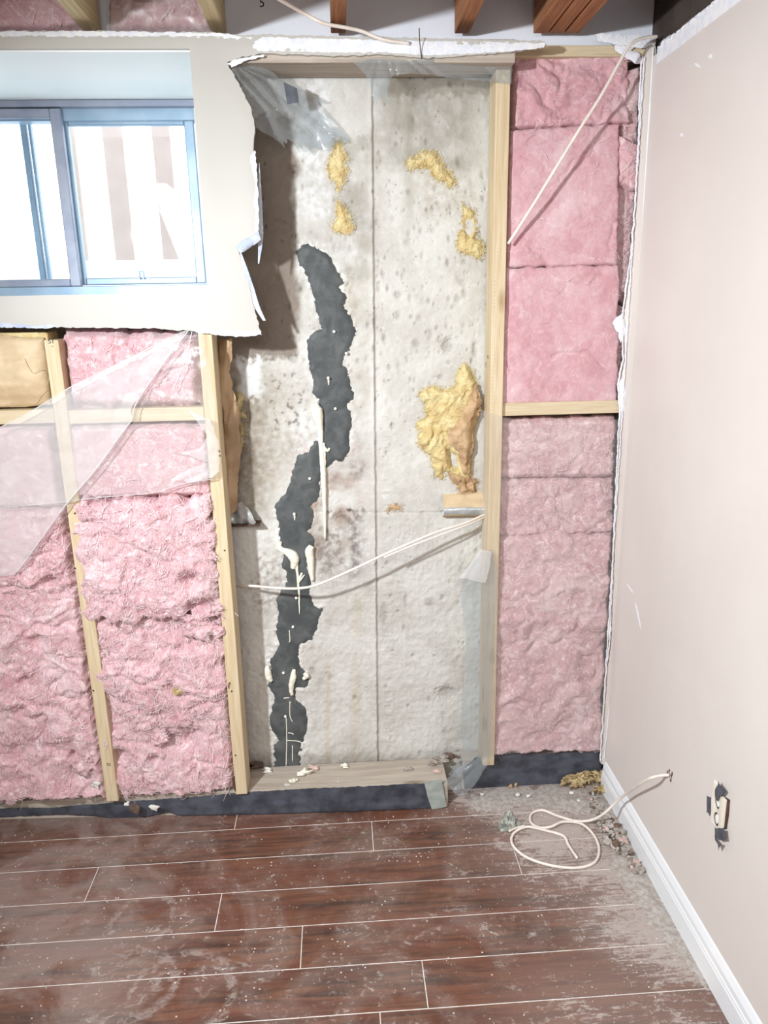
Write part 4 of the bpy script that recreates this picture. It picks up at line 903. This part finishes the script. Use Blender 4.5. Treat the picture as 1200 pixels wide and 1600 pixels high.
sheet('folded_flap', [(293, 516), (240, 541), (180, 571), (110, 605), (50, 642), (0, 668), (-190, 760), (-190, 890), (0, 900), (25, 896), (60, 848), (105, 786), (150, 733), (190, 678), (208, 655), (204, 640), (222, 612), (260, 560)], lambda u, v: -.026+0*u, 'film2', amp=.005, anchor=(295, 512), folds=7, fa=.005, seed=3, parent=vs)
sheet('stuck_edge', [(296, 640), (330, 655), (342, 690), (343, 735), (332, 745), (300, 752), (268, 748), (300, 730), (326, 722), (300, 712), (280, 706), (312, 700), (326, 680)], lambda u, v: -.024+0*u, 'film2', amp=.006, anchor=(345, 720), folds=7, fa=.012, seed=4, parent=vs)
def hem(pts, Y, r=.0010, mat='hem'):
    put('fold_edge', *tube([P(x, y, Y) for x, y in pts], r, 6, 6), mat, parent=vs, smooth=True)
hem([(293, 516), (240, 541), (180, 571), (110, 605), (50, 642), (0, 668)], -.030, .0014); hem([(25, 896), (60, 848), (105, 786), (150, 733), (190, 678), (207, 655)], -.030, .0016); hem([(207, 655), (213, 630), (250, 575), (294, 517)], -.030, .0018)
hem([(335, 748), (280, 757), (240, 770), (160, 777), (110, 783), (40, 790), (0, 793)], -.020, .0010); hem([(300, 518), (290, 560), (278, 592), (268, 612)], -.022, .0012)
tf = empty('torn_film', P(440, 225, .07), 'torn grey plastic film stretched from the drywall tear to the concrete', 'plastic sheet')
sheet('film', [(361, 110), (378, 96), (394, 96), (420, 110), (450, 132), (475, 143), (500, 155), (512, 161), (497, 163), (520, 190), (544, 216), (545, 224), (530, 222), (520, 232), (508, 236), (490, 232), (478, 240), (462, 226), (455, 222), (450, 218), (448, 226), (442, 220), (446, 233), (436, 222), (420, 212), (410, 207), (400, 200), (396, 180), (384, 150)], lambda u, v: -.002+.145*np.clip((u-365)/130, 0, 1), 'filmg', sp=3, amp=.003, anchor=(352, 88), folds=16, fa=.012, seed=6, jag=1.2, parent=tf)
patch('tape', [(443, 128), (464, 138), (467, 160), (449, 163)], lambda u, v, h: P(u, v, .058-h), lambda u, v, d: 0*u, 'tape', sp=4, closed='full', thick=.0005, parent=tf, label='square of grey tape')
sheet('top_film', [(553, 100), (575, 92), (640, 95), (700, 93), (760, 90), (800, 88), (798, 132), (760, 128), (700, 122), (668, 118), (640, 116), (612, 120), (606, 138), (603, 165), (597, 150), (588, 165), (580, 138), (570, 116)], lambda u, v: -.004+.05*np.clip((u-640)/140, 0, 1)+0*v, 'filmg', sp=3.5, amp=.003, anchor=(600, 60), folds=11, fa=.008, seed=7, label='cloudy film hanging under the white strip at the top plate', cat='plastic sheet')
sf = empty('stud_film', P(730, 1220, .04), 'cloudy plastic film stapled down the tall stud and hanging loose at its foot', 'plastic sheet')
sheet('film', [(752, 862), (770, 858), (776, 900), (772, 1000), (767, 1180), (736, 1186), (716, 1216), (700, 1210), (722, 1180), (720, 1090), (728, 1060), (728, 990), (721, 940), (722, 905)], lambda u, v: .038+0*u, 'filmg', sp=4, amp=.003, seed=8, parent=sf)
sheet('folded_corner', [(752, 858), (768, 862), (764, 890), (758, 911), (735, 905), (715, 901), (735, 880)], lambda u, v: .018+0*u, 'film2', sp=3, amp=.002, anchor=(755, 855), folds=8, fa=.008, seed=9, parent=sf)
sheet('loose_foot', [(767, 1178), (760, 1195), (742, 1222), (722, 1245), (708, 1236), (694, 1218), (712, 1200), (738, 1186)], lambda u, v: .022-.03*np.clip((v-1180)/60, 0, 1), 'filmg', sp=3, amp=.002, anchor=(770, 1172), folds=9, fa=.010, seed=10, parent=sf)
sheet('bay_film', [(751, 640), (800, 656), (966, 656), (961, 760), (956, 900), (948, 1050), (939, 1172), (850, 1172), (775, 1180), (745, 1184), (748, 900)], lambda u, v: .030+0*u, 'film0', sp=5, amp=.004, seed=11, hfx=lambda u, v: .003*np.clip(ridge(u*.012, v*.02, 2, 5)-.9, 0, 1), label='thin clear film over the lower half of the tall pink bay', cat='plastic sheet')
sheet('joist_bay_film', [(168, -40), (325, -40), (331, 50), (166, 49)], lambda u, v: .055+0*u, 'film0', sp=5, amp=.006, seed=12, label='thin film across the joist bay beside the white rim', cat='plastic sheet')
# black poly over the bottom plates
def bstrip(name, top, bot, Y, label, seed):
    poly = top+bot[::-1]
    mpf = onY(Y) if seed == 2 else (lambda u, v, h: P(u, v, -.002+yfront(P(u, v, .02)[..., 0])-h))
    return patch(name, poly, mpf, lambda u, v, d: .003+.003*np.clip(fbm(u*.018, v*.05, 3, seed), 0, 1)*sstep(0, 4, d)+.002*ridge(u*.012+v*.03, v*.05, 2, seed+3)*sstep(0, 5, d), 'bplastic', sp=3, step=4, amp=.9, seed=seed, closed='full', thick=.0012, label=label, cat='plastic sheet')
bstrip('black_poly', [(-190, 1268), (0, 1263), (80, 1262), (130, 1258), (200, 1252), (280, 1247), (385, 1238), (480, 1232), (560, 1229), (692, 1222)], [(-190, 1286), (0, 1277), (100, 1273), (150, 1276), (190, 1280), (235, 1276), (262, 1270), (285, 1275), (400, 1273), (550, 1268), (694, 1263)], -.002, 'black plastic sheet wrapped along the front of the long bottom plate', 1)
bstrip('black_poly', [(722, 1200), (745, 1182), (790, 1178), (860, 1176), (938, 1172)], [(725, 1232), (760, 1230), (860, 1226), (900, 1224), (943, 1224)], .091, 'black plastic sheet at the foot of the tall pink bay', 2)
patch('sealing_tape', [(663, 1223), (690, 1216), (694, 1240), (698, 1260), (675, 1265), (668, 1245)], onY(-.007), lambda u, v, d: .0012+.0008*fbm(u*.05, v*.05, 2, 3), 'ctape', sp=4, closed='full', thick=.0006, label='greenish tape folded over the end of the black plastic', cat='tape')

# ================================================================== CABLES
def cable(name, pts, r, label, n=10):
    return put(name, *tube(pts, r, 10, n), 'cable', smooth=True, label=label, cat='cable')
cable('ceiling_cable', [PZ(425, -8, 2.274), PZ(470, 18, 2.272), P(505, 36, -.075), P(540, 43, -.05), P(566, 49, -.035), P(600, 62, -.026), P(640, 68, -.0155)], .0042, 'white cable crossing under the joists to the white top strip')
nl = [P(655, 44, -.040), P(655.5, 60, -.030), P(657, 78, -.018), P(659, 92, -.014)]
put('hook_nail', *tube(nl, .0012, 6), 'iron', label='thin dark nail sticking up from the white top strip', cat='nail')
cable('slant_cable', [P(1027, 57, .02), P(1008, 59, .01), P(990, 66, .0), P(976, 83, -.005), P(940, 148, -.01), P(905, 203, -.005), P(870, 260, .005), P(832, 322, .02), P(794, 381, .045)], .0042, 'white cable slanting across the upper tall pink bay')
cc = cable('sagging_cable', [P(362, 917, CONC-.006), P(376, 915, .115), P(400, 916, .075), P(435, 919, .055), P(470, 919, .045), P(500, 912, .04), P(555, 888, .035), P(610, 862, .04), P(680, 832, .06), P(725, 818, .08), P(757, 804, .11)], .0040, 'white cable sagging across the concrete and sealant')
put('second_strand', *tube([P(600, 871, .038), P(640, 854, .045), P(690, 835, .062), P(725, 822, .08), P(757, 808, .11)], .0028, 8), 'cable', parent=cc, smooth=True)
fp = [PX(1046, 1211, XW-.002), PX(1032, 1212, XW-.02), PX(1010, 1219, XW-.05), PZ(972, 1245, .150), PZ(945, 1270, .070), PZ(925, 1281, .03), PZ(900, 1283, .012), PZ(872, 1275, .008), PZ(848, 1266, .007), PZ(831, 1271, .006), PZ(829, 1284, .006), PZ(842, 1293, .0065), PZ(860, 1292, .012), PZ(880, 1284, .013), PZ(908, 1287, .008), PZ(928, 1305, .006), PZ(936, 1328, .006), PZ(928, 1348, .006), PZ(900, 1356, .006), PZ(860, 1352, .006), PZ(822, 1339, .006), PZ(801, 1320, .006), PZ(802, 1303, .007), PZ(822, 1292, .0135), PZ(850, 1297, .0125), PZ(880, 1306, .008), PZ(888, 1320, .006), PZ(902, 1341, .006)]
cable('coiled_cable', fp, .0042, 'white cable coiled on the dusty floor, coming out of the side wall', 8)
put('wall_hole', *join([blob(PX(1046+dx, 1211+dy, XW-.001), (.002, .004, .006), k, 1, .6) for k, (dx, dy) in enumerate(((0, -7), (-3, -4), (3, 2), (2, 8), (0, 0), (4, -2)))]), 'rubbled', kind='structure', label='ragged little hole where the cable leaves the side wall', cat='hole')
q = PZ(803, 1292, .006); put('cable_stub', *tube([PZ(795, 1299, .006), PZ(806, 1294, .006), PZ(820, 1290, .006)], .0035, 8, 4), 'cable', smooth=True, label='short white cable end beside the crumpled scrap', cat='cable')

# ================================================================== OUTLET
ou = empty('outlet', PX(1120, 1295, XW), 'ivory double outlet hanging loose on the beige wall with dark tape', 'outlet')
pl = [(1117, 1219), (1124, 1229), (1130, 1246), (1134, 1244), (1140, 1250), (1138, 1268), (1135, 1294), (1123, 1294), (1113, 1284), (1113, 1250)]
def ell(cx, cy, rx, ry, n=18): return [(cx+rx*math.cos(a)*.9+.25*ry*math.sin(a)*.3, cy+ry*math.sin(a)) for a in np.linspace(0, 2*math.pi, n, endpoint=False)]
h1, h2 = ell(1123.5, 1254, 5.6, 11.5), ell(1121.5, 1280, 5.6, 11.5)
patch('cover_plate', pl, onX(XW), lambda u, v, d: .004+.007*sstep(1118, 1138, u)-.001*(1-sstep(0, 2, d)), 'ivory', sp=3, step=2, holes=[h1, h2], closed='full', thick=.004, parent=ou)
patch('outlet_hole_shade', ell(1123, 1266, 13, 30), onX(XW), lambda u, v, d: .0005+0*u, 'black', sp=4, parent=ou)  # flat black oval stands in for the dark behind the holes
for h in (h1, h2):
    hh = np.array(h); c = hh.mean(0); patch('receptacle_face', [tuple(c+(p-c)*np.array([.5, .66])+np.array([1.9, -.6])) for p in hh], onX(XW), lambda u, v, d: .0065-.001*(1-sstep(0, 2, d)), 'port', sp=2, step=2, parent=ou)
patch('side_gap_shade', [(1135, 1246), (1141, 1250), (1139, 1275), (1136, 1295), (1134, 1294), (1137, 1270)], onX(XW), lambda u, v, d: .0055+0*u, 'iron', sp=3, parent=ou)  # dark patch painted as the shade in the lifted plate's gap
for k, pl2 in enumerate(([(1117, 1240), (1124, 1230), (1131, 1220), (1137, 1229), (1141, 1236), (1137, 1242), (1133, 1244), (1127, 1252), (1122, 1246)], [(1103, 1243), (1112, 1246), (1113, 1262), (1110, 1275), (1108, 1270), (1103, 1269)],
        [(1118, 1293), (1124, 1294), (1140, 1295), (1142, 1312), (1134, 1312), (1122, 1308)], [(1116, 1304), (1122, 1308), (1130, 1316), (1137, 1318), (1131, 1328), (1127, 1318), (1121, 1312)])):
    patch('tape', pl2, onX(XW), lambda u, v, d: .001+(.013*sstep(1114, 1134, u) if k != 1 else 0*u)+.0015*np.sin(u*.5), 'tape', sp=2.5, step=3, closed='full', thick=.0006, parent=ou, label='dark grey tape')
# small scuffs in the paint
for (x, y, sx, sy, rot) in ((1065, 211, 3, 3, 0), (1090, 102, 6, 2, .7), (1110, 88, 3, 4, 0), (997, 962, 1.2, 22, -.2), (985, 920, 1.2, 9, -.6)):
    pts = [(x+sx*math.cos(a)*math.cos(rot)-sy*math.sin(a)*math.sin(rot), y+sx*math.cos(a)*math.sin(rot)+sy*math.sin(a)*math.cos(rot)) for a in np.linspace(0, 6.28, 10, endpoint=False)]
    patch('paint_chip', pts, onX(XW+.0001), lambda u, v, d: .0005+0*u, 'gyps', sp=4, step=3, amp=.4, parent=wr)

# ================================================================== DEBRIS
def heap(u, v, d):
    a = np.exp(-((u-945)/45)**2-((v-1262)/20)**2)*.018+np.exp(-((u-985)/30)**2-((v-1305)/32)**2)*.022+np.exp(-((u-1020)/28)**2-((v-1375)/50)**2)*.008
    return .0006+sstep(0, 22, d)*(.0015+a)*(1+.4*fbm(u*.06, v*.09, 3, 4))+.0016*np.clip(fbm(u*.14, v*.2, 3, 9), 0, 1)*sstep(0, 6, d)
hp = [(735, 1244), (760, 1236), (860, 1231), (945, 1238), (962, 1258), (985, 1297), (1008, 1345), (1030, 1389), (1060, 1446), (1085, 1493), (1112, 1548), (1100, 1545), (1078, 1512), (1050, 1486), (1035, 1462), (1012, 1440), (1000, 1415), (985, 1395), (968, 1380), (950, 1350), (962, 1330), (945, 1312), (938, 1290), (905, 1272), (860, 1262), (800, 1262), (760, 1270), (735, 1262)]
patch('dust_heap', hp, onZ(.0), heap, 'dust', sp=3.2, step=3, amp=6, seed=4, kind='stuff', label='grey plaster dust drifted along the baseboard corner', cat='dust')
def chunk(name, px, py, r, mat, label, cat, group=None, seed=0, flat=.7, z=0.0, sub=1):
    c = PZ(px, py, z); V, Fc = blob((0, 0, 0), (r, r*random.uniform(.7, 1.1), r*flat), seed, sub, 1.0); V = V+c; V[:, 2] += z-V[:, 2].min()
    return put(name, V, Fc, mat, label=label, cat=cat, group=group)
for k, (x, y, r, lb) in enumerate(((753, 1243, .009, 'white plaster chip near the loose film foot'), (809, 1243, .009, 'larger white plaster chip in the dust before the black plastic'), (825, 1246, .008, 'blocky white plaster chip in the dust before the black plastic'), (893, 1240, .008, 'white plaster chip beside the yellow wool heap'), (904, 1253, .006, 'small white chip in front of the yellow wool heap'))):
    chunk('plaster_chip', x, y, r, 'chip', lb, 'plaster chip', 'plaster chips on the floor', k, .6, .004)
HF = lambda x, y: float(heap(np.array([x]), np.array([y]), np.array([30.]))[0])
for k in range(190):
    t_ = random.random(); x = random.uniform(915, 995)+t_*20; y = 1245+(x-925)*1.15+random.uniform(-6, 44)
    if PZ(x, y)[0] > XW-.022: continue
    chunk('rubble_chunk', x, y, random.uniform(.003, .008)+.006*random.random()**3, *(lambda m: (m, {'rubble': 'grey concrete', 'rubbled': 'dark brown', 'dust': 'pale dusty plaster', 'pinkscrap': 'pinkish wool'}[m]+' lump in the dust along the baseboard', 'rubble', {'rubble': 'grey', 'rubbled': 'brown', 'dust': 'dusty plaster', 'pinkscrap': 'pinkish wool'}[m]+' lumps along the baseboard'))(random.choice(['rubble', 'rubble', 'rubble', 'rubbled', 'dust', 'dust', 'dust', 'pinkscrap'] if k % 4 else ['rubble', 'dust'])), 200+k, .7, HF(x, y)*.6)
wv = []
for k, (x, y, r) in enumerate(((884, 1226, .012), (893, 1222, .016), (905, 1225, .020), (918, 1224, .016), (928, 1220, .022), (942, 1226, .02), (915, 1214, .016), (940, 1240, .014), (900, 1230, .012))):
    c = PZ(x, y, .003); V, Fc = blob((0, 0, 0), (r*1.3, r*.8, r*.75), 300+k, 4, 1.6); V += .004*np.stack([fbm(V[:, 0]*120+k, V[:, 2]*120+V[:, 1]*60, 3, j) for j in range(3)], 1); V = V+c; V[:, 2] += .002-V[:, 2].min(); wv.append((V, Fc))
put('wool_heap', *join(wv), 'dirtywool', smooth=True, label='dirty yellow wool heap against the black plastic in the corner', cat='insulation')
for k, (x, y, r) in enumerate(((806, 1226, .012), (815, 1222, .010), (798, 1230, .007))):
    chunk('wool_wad', x, y, r, 'tan', 'small brown wool crumb against the black plastic below the tall bay', 'insulation', 'brown wool crumbs', 330+k, .6, .002, 2)
chunk('rubble_chunk', 826, 1208, .007, 'rubbled', 'brown lump stuck against the black plastic below the tall bay', 'rubble', None, 3, .8, .03)
patch('crumpled_scrap', [(778, 1292), (783, 1280), (790, 1270), (803, 1272), (806, 1281), (816, 1286), (808, 1294), (796, 1299), (783, 1300)], onZ(.001), lambda u, v, d: .002+.022*np.abs(fbm(u*.11, v*.14, 3, 6))*sstep(0, 4, d), 'scrapm', sp=2, step=3, amp=1.5, seed=3, label='crumpled grey plastic scrap on the floor beside the coiled cable', cat='scrap')
for k, (x, y, rx, rz, m, lb) in enumerate(((210, 1262, .016, .016, 'rubbled', 'reddish brown shard on the edge of black plastic'), (240, 1262, .012, .008, 'chip', 'white crumbly flake on the edge of black plastic'), (198, 1256, .008, .006, 'chip', 'white crumb beside the reddish shard on the plate'), (150, 1226, .012, .012, 'chip', 'white crumb at the foot of the pink batt'))):
    V, Fc = blob(P(x, y, -.004 if k < 2 else .0), (rx, .005, rz), 40+k, 2, 1.2); put('plate_debris', V, Fc, m, label=lb, cat='debris')
for k, (x, y, r, m) in enumerate(((418, 1207, .016, 'chip'), (474, 1212, .020, 'foam'), (460, 1222, .014, 'foam'), (490, 1203, .016, 'pinkscrap'), (538, 1200, .014, 'foam'), (402, 1200, .022, 'rubbled'), (448, 1228, .008, 'chip'), (528, 1222, .004, 'chip'), (640, 1203, .012, 'rubble'), (690, 1190, .02, 'rubble'), (705, 1186, .02, 'rubbled'), (678, 1196, .016, 'rubble'), (683, 1207, .011, 'pinkscrap'), (715, 1192, .015, 'rubble'), (395, 1197, .014, 'pinkscrap'))):
    c = PZ(x, y, PT); V, Fc = blob((0, 0, 0), (r, r*.55, r*.45), 50+k, 2, 1.2); V = V+c; V[:, 2] += PT-.001-V[:, 2].min(); V[:, 1] = np.minimum(V[:, 1], CONC-.004)
    put('plate_crumb', V, Fc, m, label={'foam': 'pale resin crumb lying on the bottom plate below the sealant', 'chip': 'white plaster crumb lying on the bottom plate', 'rubble': 'grey concrete crumb lying on the bottom plate by the tall stud', 'rubbled': 'brown crumb lying on the bottom plate', 'pinkscrap': 'pink wool crumb lying on the bottom plate'}[m], cat='crumb', group={'foam': 'resin', 'chip': 'plaster', 'rubble': 'concrete', 'rubbled': 'brown', 'pinkscrap': 'pink wool'}[m]+' crumbs on the bottom plate')
# fine flecks over the boards
fv = []; r_ = np.random.default_rng(5); bv, bf = blob((0, 0, 0), (1, 1, .5), 1, 1, .8)
tet = (np.array([(1, 0, 0), (-.5, .87, 0), (-.5, -.87, 0), (0, 0, .8)]), [(0, 1, 3), (1, 2, 3), (2, 0, 3)])
for k in range(820):
    if k < 210: x = r_.uniform(-1.1, .8); y = r_.uniform(-.95, -.02)
    else: x = .82-abs(r_.normal(0, .22)); y = -.02-abs(r_.normal(0, .35))
    s = r_.uniform(.0005, .0018)*(1.6 if r_.uniform() < .06 else 1); a = r_.uniform(0, 6.28)
    R_ = np.array([[math.cos(a), -math.sin(a), 0], [math.sin(a), math.cos(a), 0], [0, 0, 1]])
    fv.append((tet[0]@R_.T*s+np.array([min(x, XW-.016), y, .0]), tet[1]))
V, Fc = join(fv); put('plaster_flecks', V, Fc, 'chip', kind='stuff', label='fine white plaster flecks scattered over the brown planks', cat='flecks')
for o in bpy.data.objects:
    if '_loc' in o: del o['_loc']
